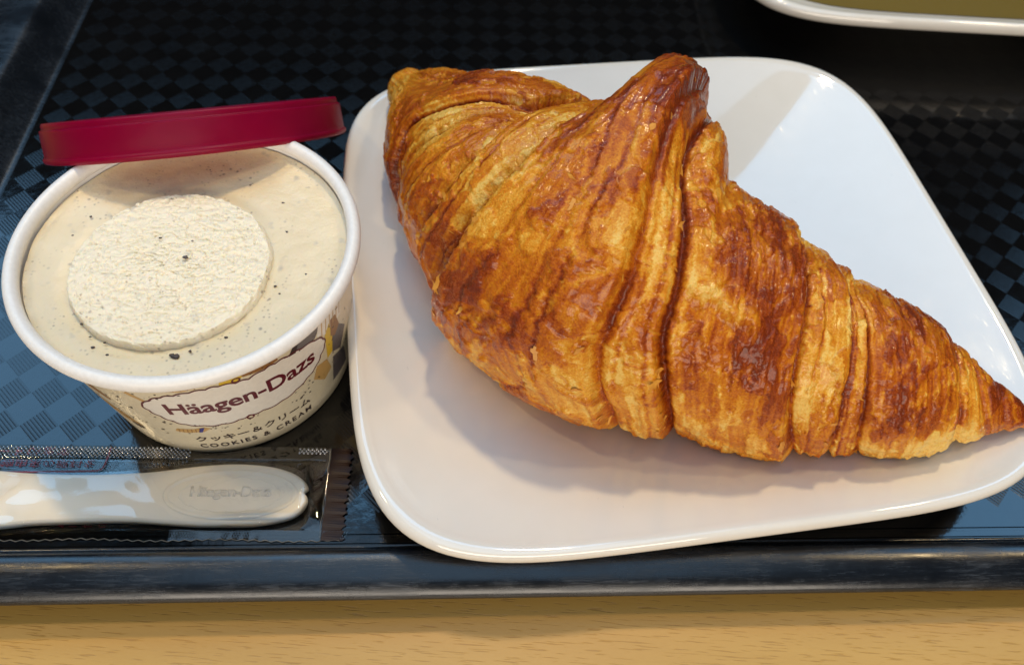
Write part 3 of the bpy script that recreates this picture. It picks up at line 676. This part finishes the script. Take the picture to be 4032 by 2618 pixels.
PLQ = [(-95.0, 28.9), (-90.9, 31.8), (-85.9, 33.9), (-81.4, 34.6), (-76.0, 35.4), (-70.6, 35.6), (-66.4, 35.7), (-60.9, 34.8), (-56.7, 34.4), (-50.9, 35.3), (-46.6, 35.4), (-42.0, 35.0), (-36.0, 34.0), (-29.5, 32.3), (-25.5, 29.6), (-25.1, 27.0), (-28.0, 24.3), (-31.2, 21.8), (-36.1, 20.2), (-41.7, 18.8), (-48.5, 17.8), (-56.4, 17.8), (-61.8, 18.2), (-65.9, 17.4), (-72.2, 17.2), (-78.8, 17.8), (-84.9, 19.0), (-88.5, 20.8), (-91.8, 23.4), (-94.2, 26.2)]
pl = [(phi_a(p), z) for p, z in PLQ]
scal = []
for i in range(len(pl)):                    # scalloped outline: one shallow arc per pair of points
    a, b_ = Vector(pl[i]), Vector(pl[(i+1) % len(pl)]); t = b_-a; nn = Vector((t.y, -t.x)).normalized()
    if nn.dot((a+b_)/2-Vector((phi_a(-60), 26.5))) < 0: nn = -nn
    for k_ in range(6):
        s = k_/6; scal.append(tuple(a+t*s+nn*0.55*math.sin(math.pi*s)))
plq_ = wrap_mesh('name_plaque', poly_bm(scal), M['plaque'], 0.07)
wrap_mesh('border', line_bm(scal, 0.42, True), M['burgundy'], 0.12).parent = plq_
for p_, z_ in ((-60.5, 36.1), (-61.5, 17.0)):
    wrap_mesh('curl', line_bm([(phi_a(p_)+0.75*math.cos(t), z_+0.75*math.sin(t)) for t in np.linspace(0, 2*math.pi, 18, endpoint=False)], 0.36, True), M['burgundy'], 0.14).parent = plq_
wrap_mesh('name_lettering', text_bm('H\u00e4agen-Dazs', phi_a(-87.6), phi_a(-31.0), 23.0, 30.4, 0.022, 0.98), M['burgundy'], 0.13).parent = plq_
wrap_mesh('flavour_lettering', text_bm('\u30af\u30c3\u30ad\u30fc\uff06\u30af\u30ea\u30fc\u30e0', phi_a(-86.2), phi_a(-36.6), 7.9, 11.0, 0.02), M['ink'], 0.09)
wrap_mesh('flavour_lettering', text_bm('COOKIES & CREAM', phi_a(-86.6), phi_a(-36.8), 3.9, 6.2, 0.022, 1.35), M['ink'], 0.09)
# printed cookies and cream swirls
def art(name, pts, material, off=0.05): return wrap_mesh(name, poly_bm([(phi_a(p), z) for p, z in pts]), M[material], off)
art('printed_cookie', [(-66.0, 36.0), (-65.2, 39.6), (-60, 39.7), (-58, 36.5), (-61, 35.2)], 'inkyellow')
art('printed_cookie', [(-58.0, 36.2), (-59.5, 39.7), (-46.0, 39.8), (-45.4, 36.2), (-50, 35.6)], 'inkbrown')
art('printed_cookie', [(-50.5, 38.2), (-50.0, 39.9), (-45.6, 39.95), (-45.2, 37.6)], 'ink', 0.08)
art('printed_cookie', [(-84, 36.6), (-80.5, 39.5), (-70.8, 39.7), (-72.5, 37.0), (-78, 36.2)], 'inktan')
for k_ in range(5): wrap_mesh('printed_stroke', line_bm([(phi_a(-82.5+2.2*k_+t*2.5), 36.6+t*2.9) for t in np.linspace(0, 1, 5)], 0.22), M['inkbrown'], 0.09)
art('printed_cookie', [(-91.5, 14.4), (-90.2, 16.0), (-84.0, 15.8), (-79.5, 16.6), (-77.2, 15.6), (-80.5, 13.9), (-88, 13.6)], 'inktan')
for k_ in range(6): wrap_mesh('printed_stroke', line_bm([(phi_a(-90+1.6*k_), 13.9), (phi_a(-89.4+1.6*k_), 15.8)], 0.2), M['inkbrown'], 0.09)
art('printed_stripe', [(-82.6, 13.8), (-81.0, 16.3), (-79.4, 16.3), (-81.2, 13.8)], 'inkblue', 0.1)
art('printed_cookie', [(-123, 22), (-118, 22.5), (-111, 17.5), (-107, 12.5), (-108.5, 10.3), (-112, 10.6), (-119, 15.5)], 'inktan')
art('printed_cookie', [(-112.6, 12.0), (-110.0, 13.0), (-107.2, 12.2), (-107.4, 10.2), (-110, 9.6), (-112.2, 10.4)], 'ink', 0.09)
for k_ in range(4): wrap_mesh('printed_stroke', line_bm([(phi_a(-121+t*12), 22.2-1.3*k_-t*7) for t in np.linspace(0, 1, 6)], 0.22), M['inkbrown'], 0.09)
art('printed_cookie', [(-117.5, 33), (-113.5, 32.4), (-109, 26.5), (-110.5, 25.6), (-115, 28.5)], 'inkbrown')
art('printed_cookie', [(-103, 37.2), (-101.5, 39.5), (-92.5, 39.5), (-93.5, 36.5), (-97.5, 35.9)], 'inktan')
art('printed_cookie', [(-98, 34.5), (-96.5, 35.5), (-92, 31.2), (-93, 30.4)], 'inktan')
art('printed_cookie', [(-39.5, 33.6), (-36.0, 39.9), (-28.5, 39.9), (-26.5, 36.5), (-29.5, 33.2), (-34.5, 33.4)], 'inkgrey')
art('printed_cookie', [(-41.5, 34.6), (-37.4, 39.6), (-35.6, 39.6), (-38.6, 34.2)], 'ink', 0.09)
art('printed_swirl', [(-28.5, 33.0), (-26.4, 39.9), (-12, 39.9), (-13, 30), (-24, 30.5)], 'plaque', 0.06)
for k_ in range(6): wrap_mesh('printed_stroke', line_bm([(phi_a(-26+2.4*k_+t*0.8), 31.0+t*8.6) for t in np.linspace(0, 1, 5)], 0.28), M['inktan'], 0.1)
art('printed_cookie', [(-24.0, 19.5), (-24.4, 30), (-21.5, 33), (-19.6, 27), (-20.6, 20)], 'inkyellow', 0.08)
art('printed_cookie', [(-21, 27), (-20.5, 33.5), (-17, 33.0), (-14.5, 27.2), (-18, 25)], 'inkbrown', 0.09)
art('printed_cookie', [(-20.5, 19.5), (-19.8, 26.5), (-14.5, 27), (-9, 22), (-14, 16)], 'inkgrey', 0.08)
art('printed_cookie', [(-33, 16.5), (-30.5, 21), (-24.5, 19.5), (-22, 13.5), (-27, 11.5)], 'inktan', 0.06)
art('printed_cookie', [(-21.5, 6), (-20.5, 17), (-11, 14), (-8, 5)], 'inkgrey', 0.06)
bm = bmesh.new(); sr = random.Random(5)
plc = (phi_a(-60), 26.5)
for _ in range(520):
    p_, z_ = sr.uniform(-118, -8), sr.uniform(11.5, 39)
    a = phi_a(p_); inside = ((a-plc[0])/21.5)**2+((z_-plc[1])/9.6)**2 < 1
    if inside or (z_ < 12.5 and -90 < p_ < -32): continue
    if fbm(np.array([a*0.25]), np.array([z_*0.25]), seed=2)[0] < -0.06: continue
    r_ = sr.uniform(0.09, 0.32)*(1.4 if sr.random() < 0.1 else 1)
    bm.faces.new([bm.verts.new((a+r_*math.cos(t)*sr.uniform(0.7, 1.4), z_+r_*math.sin(t)*sr.uniform(0.6, 1), 0)) for t in np.linspace(0, 2*math.pi, 6, endpoint=False)])
for v_ in bm.verts: v_.co = Vector(lab_pt(v_.co.x, v_.co.y, 0.11))*K
me = bpy.data.meshes.new('printed_speckles'); bm.to_mesh(me); bm.free(); me.materials.append(M['ink'])
o = bpy.data.objects.new('printed_speckles', me); COL.objects.link(o); o.parent = cup; o['kind'] = 'stuff'

# ------------------------------------------------------------------ ice cream
IZ = 39.0
ice = empty('ice_cream', (CX_, CY_, 20)); tag(ice, 'pale cookie speckled ice cream filling the paper cup', 'ice cream')
DCX, DCY, DR = -2.9, -5.2, 21.7              # centre of the raised disc
rr_a = np.r_[np.linspace(0.02, 35.5, 110)]
t = np.linspace(0, 2*np.pi, 260, endpoint=False)
Rg, Tg = np.meshgrid(rr_a, t, indexing='ij'); Xg, Yg = Rg*np.cos(Tg), Rg*np.sin(Tg)
Zg = fbm(Xg/6, Yg/6, oct=3, seed=70)*0.5+fbm(Xg/1.2, Yg/1.2, oct=2, seed=71)*0.10
dd = np.hypot(Xg-DCX, Yg-DCY)-DR
Zg = Zg-0.7*np.exp(-(dd/2.5)**2)+0.5*np.clip((Rg-32)/3.6, 0, 1)**2+(IZ-20)
surf_ = grid_mesh('surface', np.stack([Xg, Yg, Zg], -1), M['ice'], ice, wrap_v=True)
lathe('underside', [(35.4, IZ-20+0.4), (33.8, IZ-20-8), (31.2, -12), (0, -13)], M['ice'], ice, 96)
q = np.linspace(0.0, 1.0, 150); t = np.linspace(0, 2*np.pi, 420, endpoint=False); Q, Tg = np.meshgrid(q, t, indexing='ij')
edge = DR*(1+fbm(np.cos(Tg)*7, np.sin(Tg)*7, oct=4, seed=77)*0.025)
rad = np.where(Q < 0.86, Q/0.86*0.985, 0.985+0.03*np.sin((Q-0.86)/0.14*np.pi/2))*edge
Xd, Yd = rad*np.cos(Tg), rad*np.sin(Tg)
rough = fbm(Xd/0.75, Yd/0.6, oct=4, seed=78)
pit = np.clip(fbm(Xd/0.65, Yd/0.5, oct=3, seed=88)-0.07, 0, 1)*6
Zd = 1.45+rough*0.48-0.38*np.clip(pit, 0, 1)+fbm(Xd/9, Yd/9, oct=2, seed=79)*0.8-0.5*np.clip(np.abs(fbm(Xd/3, Yd/1.6, oct=2, seed=81))*-14+1, 0, 1)
Zd = np.where(Q < 0.86, Zd, Zd*np.cos(np.clip((Q-0.86)/0.14, 0, 1)*np.pi/2)**0.6-2.2*np.clip((Q-0.86)/0.14, 0, 1))
Xd = Xd+np.where(Q > 0.8, fbm(Xd/1.1, Zd/1.1, oct=2, seed=83)*0.8, 0)
disc_ = grid_mesh('raised_disc', np.stack([Xd+DCX, Yd+DCY, Zd+IZ-20], -1), M['ice_top'], ice, wrap_v=True)
cr = random.Random(9)
def crumb(x, y, s):
    dloc = math.hypot(x-DCX, y-DCY) < DR-0.5
    z = IZ-20+(2.0 if dloc else 0.0)
    bm = bmesh.new(); bmesh.ops.create_icosphere(bm, subdivisions=1, radius=1.0)
    vs = [(x+v_.co.x*s*cr.uniform(0.6, 1.5), y+v_.co.y*s*cr.uniform(0.5, 1.1), z+v_.co.z*s*0.35*cr.uniform(0.5, 1.2)) for v_ in bm.verts]
    fs = [tuple(v_.index for v_ in f_.verts) for f_ in bm.faces]; bm.free()
    mesh_obj('cookie_crumb', vs, fs, M['cookie'], disc_ if dloc else surf_, smooth=True)
for x, y, s in ((0.2, -3.4, 0.75), (-7.0, 1.6, 0.45), (0.3, 1.5, 0.3), (5.0, -28.2, 0.9), (4.2, -28.0, 0.6), (-12.5, -27.5, 0.45), (-14, -25.0, 0.3), (-17, -22, 0.4), (14.0, -22.5, 0.4), (21, -8, 0.4), (22.5, -10, 0.3), (24, 2, 0.35), (-28, 2, 0.3), (-26, 8, 0.35), (-9, -29, 0.35), (27, -4, 0.3), (20, 8, 0.35), (8, 22, 0.35), (-3, 26, 0.3), (17, 17, 0.4), (-10.5, -26.2, 0.35), (7.5, -26.6, 0.4)):
    crumb(x, y, s)

# ------------------------------------------------------------------ lid
dl, yaw = math.radians(38.2), math.radians(15.0)
lid = empty('cup_lid'); tag(lid, 'round crimson plastic lid leaning against the back of the cup', 'lid')
bdir = Vector((-math.sin(yaw)*math.cos(dl), math.cos(yaw)*math.cos(dl), -math.sin(dl)))
ndir = Vector((-math.sin(yaw)*math.sin(dl), math.cos(yaw)*math.sin(dl), math.cos(dl)))
xdir = bdir.cross(ndir)
lm = Matrix((xdir, bdir, ndir)).transposed().to_4x4(); lm.translation = Vector((-89.0, 161.4, 25.7))*K
lid.matrix_world = lm
LR = 38.9
lathe('skirt', smooth_prof([(LR-1.3, 9.2), (LR-1.4, 5), (LR-1.2, 0.2), (LR-0.7, -0.1), (LR-0.1, 0.05), (LR+0.2, 0.6), (LR+0.15, 1.2), (LR-0.25, 1.7), (LR-0.35, 5), (LR-0.5, 7.6), (LR-0.6, 8.0), (LR-1.1, 8.25), (LR-1.15, 8.9), (LR-1.25, 9.5), (LR-1.6, 9.8)], 4), M['lid'], lid, 200)
lathe('top', smooth_prof([(LR-1.6, 9.8), (LR-2.1, 9.8), (LR-2.5, 9.5), (LR-2.8, 8.9), (LR-4.0, 8.75), (20, 8.75), (0.01, 8.75)], 4), M['lid'], lid, 200)
lathe('inner_face', [(0.01, 7.9), (20, 7.9), (LR-3.0, 7.9), (LR-1.45, 7.6)], M['lid'], lid, 120)

# ------------------------------------------------------------------ spoon in its wrapper
SPO = [(-117.9, 72.1), (-110.8, 72.1), (-101.1, 72.5), (-93.6, 73.2), (-83.4, 74.6), (-76.7, 76.1), (-70.0, 77.5), (-63.0, 78.4), (-55.8, 78.4), (-50.2, 77.3), (-46.9, 75.5), (-45.4, 73.6), (-46.1, 72.5), (-45.2, 71.4), (-45.0, 69.6), (-46.2, 67.3), (-49.2, 65.4), (-55.7, 63.6), (-62.3, 62.9), (-69.0, 62.4), (-76.0, 62.3), (-82.8, 62.2), (-89.5, 61.7), (-97.7, 60.8), (-105.8, 59.8), (-112.0, 58.6), (-124, 56.6), (-137, 55.4), (-146, 57.4), (-151, 62.5), (-150, 68.3), (-143, 71.9), (-131, 72.5)]
def closed_spline(pts, n):
    out = []; N = len(pts)
    for i in range(N):
        p0, p1, p2, p3 = [np.array(pts[(i+k_) % N], float) for k_ in (-1, 0, 1, 2)]
        for k_ in range(n):
            t = k_/n; out.append(0.5*((2*p1)+(-p0+p2)*t+(2*p0-5*p1+4*p2-p3)*t*t+(-p0+3*p1-3*p2+p3)*t**3))
    return np.array(out)
sp = closed_spline(SPO, 4)
spoon = empty('spoon', (-80, 68, 0.9)); tag(spoon, 'ivory plastic spoon sealed in the clear wrapper', 'spoon')
sloc = np.array([-80, 68, 0.9])
def offset_poly(p, d):
    a = np.roll(p, 1, 0); b_ = np.roll(p, -1, 0); t = b_-a; t /= np.linalg.norm(t, axis=1)[:, None]
    n = np.stack([t[:, 1], -t[:, 0]], 1)
    ar = np.sum(p[:, 0]*np.roll(p[:, 1], -1)-p[:, 1]*np.roll(p[:, 0], -1))
    return p+n*d*(-1 if ar > 0 else 1)
def oinset(d, z): return np.c_[offset_poly(sp, -d) if False else offset_poly(sp, d), np.full(len(sp), z)]
ar = np.sum(sp[:, 0]*np.roll(sp[:, 1], -1)-sp[:, 1]*np.roll(sp[:, 0], -1))
ins = 1
rings = []
for d, z in [(0.9, 0.0), (0.35, 0.12), (0.0, 0.7), (0.0, 1.35), (0.15, 1.85), (0.45, 2.15), (0.95, 2.3)]:
    q = offset_poly(sp, d)
    # d must move inward
    if np.abs(np.sum(q[:, 0]*np.roll(q[:, 1], -1)-q[:, 1]*np.roll(q[:, 0], -1))) > abs(ar): q = offset_poly(sp, -d)
    rings.append(np.c_[q, np.full(len(q), z)]-np.array([-80, 68, 0]))
nS = len(sp)
V = [tuple(p) for r_ in rings for p in r_]; F = []
for k_ in range(len(rings)-1):
    for i in range(nS):
        j = (i+1) % nS; F.append((k_*nS+i, k_*nS+j, (k_+1)*nS+j, (k_+1)*nS+i))
F.append(tuple(range((len(rings)-1)*nS, len(rings)*nS))); F.append(tuple(range(nS-1, -1, -1)))
body = mesh_obj('handle', V, F, M['ivory'], spoon)
bm = bmesh.new(); bm.from_mesh(body.data); bmesh.ops.recalc_face_normals(bm, faces=bm.faces[:]); bm.to_mesh(body.data); bm.free()
for p in body.data.polygons: p.use_smooth = len(p.vertices) == 4
oc = np.array([-62.9+80, 70.4-68]); oa = math.radians(4.6)
def oval(rx, ry, t): 
    x, y = rx*math.cos(t), ry*math.sin(t); return (oc[0]+x*math.cos(oa)-y*math.sin(oa), oc[1]+x*math.sin(oa)+y*math.cos(oa))
Pm = np.array([[(*oval(14.9+o1, 5.7+o1, t), 2.3+z) for o1, z in ((0.75, -0.05), (0.45, 0.16), (0.1, 0.22), (-0.2, 0.10), (-0.5, 0.02), (-0.8, -0.05))] for t in np.linspace(0, 2*math.pi, 120, endpoint=False)])
oval_ = grid_mesh('oval_ridge', Pm, M['ivory'], body, wrap_u=True)
sc_ = [oval((11.6+0.35*abs(math.sin(8*t))), (4.2+0.35*abs(math.sin(8*t))), t) for t in np.linspace(0, 2*math.pi, 160, endpoint=False)]
Pm = np.array([[(x+(oc[0]-x)*f_, y+(oc[1]-y)*f_, 2.3+z) for f_, z in ((-0.02, -0.03), (0.0, 0.10), (0.02, 0.10), (0.045, -0.03))] for x, y in sc_])
grid_mesh('embossed_border', Pm, M['ivory'], body, wrap_u=True)
bm = text_bm('H\u00e4agen-Dazs', -9.4, 9.4, -1.35, 2.0, 0.03, 0.95)
geo = bmesh.ops.extrude_face_region(bm, geom=bm.faces[:])
for g_ in geo['geom']:
    if isinstance(g_, bmesh.types.BMVert): g_.co.z += 0.09
for v_ in bm.verts:
    x, y = v_.co.x, v_.co.y
    v_.co = Vector((oc[0]+x*math.cos(oa)-y*math.sin(oa), oc[1]+x*math.sin(oa)+y*math.cos(oa), 2.27+v_.co.z))*K
me = bpy.data.meshes.new('embossed_lettering'); bm.to_mesh(me); bm.free(); me.materials.append(M['ivory'])
o = bpy.data.objects.new('embossed_lettering', me); COL.objects.link(o); o.parent = body

WO = np.array([-40.5, 62.2]); wa = math.radians(4.3)
es, et = np.array([math.cos(wa), math.sin(wa)]), np.array([-math.sin(wa), math.cos(wa)])
wrap = empty('spoon_wrapper', (WO[0], WO[1], 0.4), wa); tag(wrap, 'clear plastic film wrapper with red print lying along the tray edge', 'wrapper')
spl = np.stack([(sp-WO)@es, (sp-WO)@et], 1)
s_ = np.linspace(-118, 0.0, 420); t_ = np.linspace(2.1, 19.9, 90)
Sg, Tg = np.meshgrid(s_, t_, indexing='ij')
up_lim = np.interp(s_, *zip(*sorted([(a, b_) for a, b_ in spl[:len(spl)*10//33]])))
# spoon extent across the wrapper at every station
lo_l, hi_l = [], []
for s0_ in s_:
    near_ = spl[np.abs(spl[:, 0]-s0_) < 2.6]
    if len(near_) and s0_ < -4.6: lo_l.append(near_[:, 1].min()); hi_l.append(near_[:, 1].max())
    else: lo_l.append(9.0); hi_l.append(9.0)
lo_l, hi_l = np.array(lo_l), np.array(hi_l)
kern = np.ones(9)/9
lo_l = np.convolve(np.pad(lo_l, 4, mode='edge'), kern, 'valid'); hi_l = np.convolve(np.pad(hi_l, 4, mode='edge'), kern, 'valid')
LO, HI = lo_l[:, None], hi_l[:, None]
peak = 3.25*np.clip((-Sg-0.3)/5.0, 0, 1)**0.7
zt = np.where(Tg < LO, peak*np.clip((Tg-2.0)/np.maximum(LO-2.0, 0.35), 0, 1), np.where(Tg > HI, peak*np.clip((19.9-Tg)/(19.9-HI), 0, 1)**1.25, peak))
wrk = fbm(Sg/13, Tg/7, oct=2, seed=90)*1.3+np.abs(fbm(Sg/7+Tg/9, Tg/8-Sg/30, oct=1, seed=91))*0.5
left = np.clip((-Sg-64)/8, 0, 1)
zt = zt+np.maximum(wrk*(0.14+1.9*left), -0.15)*np.clip((Tg-2.1)/2, 0, 1)*np.clip((19.9-Tg)/2, 0, 1)*np.clip(-Sg/3, 0, 1)+0.25
zt += 0.9*np.exp(-((Tg-(4.0+0.04*(Sg+30)))/0.7)**2)*np.clip(1-np.abs(Sg+16)/15, 0, 1)+0.6*np.exp(-((Tg-(2.8-0.03*(Sg+20)))/0.45)**2)*np.clip(1-np.abs(Sg+14)/14, 0, 1)
grid_mesh('top_film', np.stack([Sg, Tg, zt], -1), M['film'], wrap)
# fins: sealed strips with a fine raised net
def fin(name, s0_, s1_, tb, tt_, n, mfilm, zz):
    V, F = [], []
    for i in range(n+1):
        s0__ = s0_+(s1_-s0_)*i/n; V += [(s0__, tb(s0__, i), zz(s0__)), (s0__, tt_(s0__, i), zz(s0__)+0.12)]
    for i in range(n): F.append((2*i, 2*i+2, 2*i+3, 2*i+1))
    return mesh_obj(name, V, F, mfilm, wrap, smooth=False)
fz = lambda s: 0.12+0.25*math.sin(s*0.13)**2
bseal_ = fin('bottom_seal', -118, 4.4, lambda s, i: -0.55+0.40*(i % 2)+0.25*math.sin(s*0.21), lambda s, i: 2.1, 94, M['film_seal'], fz)
Vz = []; 
edge_pts = [(-118+122.4*i/94, -0.55+0.40*(i % 2)+0.25*math.sin((-118+122.4*i/94)*0.21)) for i in range(95)]
V, F = [], []
for i, (a, b_) in enumerate(edge_pts):
    z = fz(a); V += [(a, b_-0.06, z), (a, b_+0.10, z), (a, b_+0.02, z+0.14)]
for i in range(94):
    for k_ in range(3): F.append((3*i+k_, 3*i+3+k_, 3*i+3+(k_+1) % 3, 3*i+(k_+1) % 3))
M['edge'] = plain('film_edge', (0.50, 0.44, 0.36), 0.25)
mesh_obj('cut_edge', V, F, M['edge'], bseal_, smooth=False)
topl = lambda s, i=0: 23.3-0.9*math.exp(-((s+36)/9)**2)*1.4
tseal_ = fin('top_seal', -118, 0.0, lambda s, i: 19.9, topl, 60, M['film_seal'], lambda s: 0.3)
# embossed dimples catching the light on the top fin
V, F = [], []
for i in range(120):
    for j in range(6):
        s0_ = -96+i*1.02+(j % 2)*0.51; t0_ = 20.25+j*0.52
        if s0_ > -34 and not s0_ > -8: continue
        if s0_ > -8 and j < 3: continue
        if s0_ > -1: continue
        b0 = len(V); r_ = 0.31; hh_ = rnd.uniform(0.16, 0.28)
        for rr2, zz2 in ((1.0, 0.0), (0.78, 0.45), (0.42, 0.85)):
            V += [(s0_+r_*rr2*math.cos(a), t0_+r_*rr2*math.sin(a), 0.40+hh_*zz2) for a in np.linspace(0, 2*math.pi, 8, endpoint=False)]
        V.append((s0_, t0_, 0.40+hh_))
        for rg2 in range(2): F += [(b0+8*rg2+k_, b0+8*rg2+(k_+1) % 8, b0+8*rg2+8+(k_+1) % 8, b0+8*rg2+8+k_) for k_ in range(8)]
        F += [(b0+16+k_, b0+16+(k_+1) % 8, b0+24) for k_ in range(8)]
M['dimple'] = film('film_dimple', (0.80, 0.78, 0.76), 0.5)
tag(mesh_obj('embossed_dimples', V, F, M['dimple'], tseal_, smooth=True), kind='stuff')
# net embossing on the lower fin
V, F = [], []
for i in range(190):
    for dr in (-1, 1):
        a = -112+i*0.62; b0 = len(V)
        V += [(a, 0.1, fz(a)+0.10), (a+0.13, 0.1, fz(a)+0.10), (a+0.13+dr*0.9, 1.95, fz(a)+0.22), (a+dr*0.9, 1.95, fz(a)+0.22)]
        F.append((b0, b0+1, b0+2, b0+3))
M['net'] = film('film_net', (0.62, 0.57, 0.50), 0.05)
tag(mesh_obj('embossed_net', V, F, M['net'], bseal_, smooth=False), kind='stuff')
# under sheet
mesh_obj('under_film', [(-118, 2.1, 0.05), (0, 2.1, 0.05), (0, 19.9, 0.05), (-118, 19.9, 0.05)], [(0, 1, 2, 3)], M['film'], wrap, smooth=False)
# brown end strip with a serrated edge
V, F = [], []
for i in range(45):
    t0_ = -0.3+23.4*i/44; w_ = 4.9+0.55*(1 if i % 3 == 1 else (-0.4 if i % 3 == 2 else 0))+0.25*math.sin(i)
    V += [(0.0, t0_, 0.30), (w_, t0_, 0.25+0.25*math.sin(i*0.5)**2)]
for i in range(44): F.append((2*i, 2*i+2, 2*i+3, 2*i+1)[::-1])
es_ = mesh_obj('end_strip', V, F, M['brown_film'], wrap, smooth=False)
sm_ = es_.modifiers.new('thickness', 'SOLIDIFY'); sm_.thickness = 0.00012
# end crease + film folds
def ridge(name, pts, w, h_, material):
    V, F = [], []
    for x, y, z in pts: V += [(x, y-w/2, z), (x, y, z+h_), (x, y+w/2, z)]
    for i in range(len(pts)-1):
        for k_ in range(2): F.append((3*i+k_, 3*i+3+k_, 3*i+4+k_, 3*i+1+k_))
    return mesh_obj(name, V, F, material, wrap)
ridge('fold', [(s0, 20.0+0.1*math.sin(s0), 0.35) for s0 in np.linspace(-82, -1, 40)], 0.7, 0.4, M['film'])
V, F = [], []
for i in range(24):
    t0_ = 0.2+22.6*i/23; x0_ = -0.15+0.12*math.sin(i*1.3); V += [(x0_-0.25, t0_, 0.35), (x0_, t0_, 0.75), (x0_+0.25, t0_, 0.35)]
for i in range(23):
    for k_ in range(2): F.append((3*i+k_, 3*i+3+k_, 3*i+4+k_, 3*i+1+k_))
mesh_obj('fold', V, F, M['film'], wrap)
# red print seen through the film (mirrored, as the photograph shows it)
def flat_print(name, bm, material, flipy=None, z=0.32):
    if flipy is not None:
        for v_ in bm.verts: v_.co.y = flipy-v_.co.y
        bmesh.ops.reverse_faces(bm, faces=bm.faces[:])
    for v_ in bm.verts: v_.co = Vector((v_.co.x, v_.co.y, z))*K
    me = bpy.data.meshes.new(name); bm.to_mesh(me); bm.free(); me.materials.append(material)
    o = bpy.data.objects.new(name, me); COL.objects.link(o); o.parent = wrap; return o
flat_print('printed_lettering', text_bm('(\u690d\u7269\u7531\u6765\u306e\u539f\u6599\u3092', -82.5, -56.2, 17.4, 19.9), M['redprint'], 37.3)
flat_print('printed_lettering', text_bm('\u30fc\u30c8\u3044\u307e\u3059', -80, -63, 20.6, 22.8), M['redprint'], 43.4, 0.46)
arc = [(-53.5, 23.0), (-53.6, 20), (-53.8, 17.9), (-54.2, 17.0), (-55.2, 16.6), (-58, 16.5), (-70, 16.2), (-82, 16.0)]
flat_print('printed_frame', line_bm(arc, 0.42), M['redprint'], None, 0.47)
flat_print('printed_lettering', text_bm('\u25c0\u3053\u3061\u3089', -61.5, -49, 2.4, 4.3), M['redprint'], 6.8, 0.2)
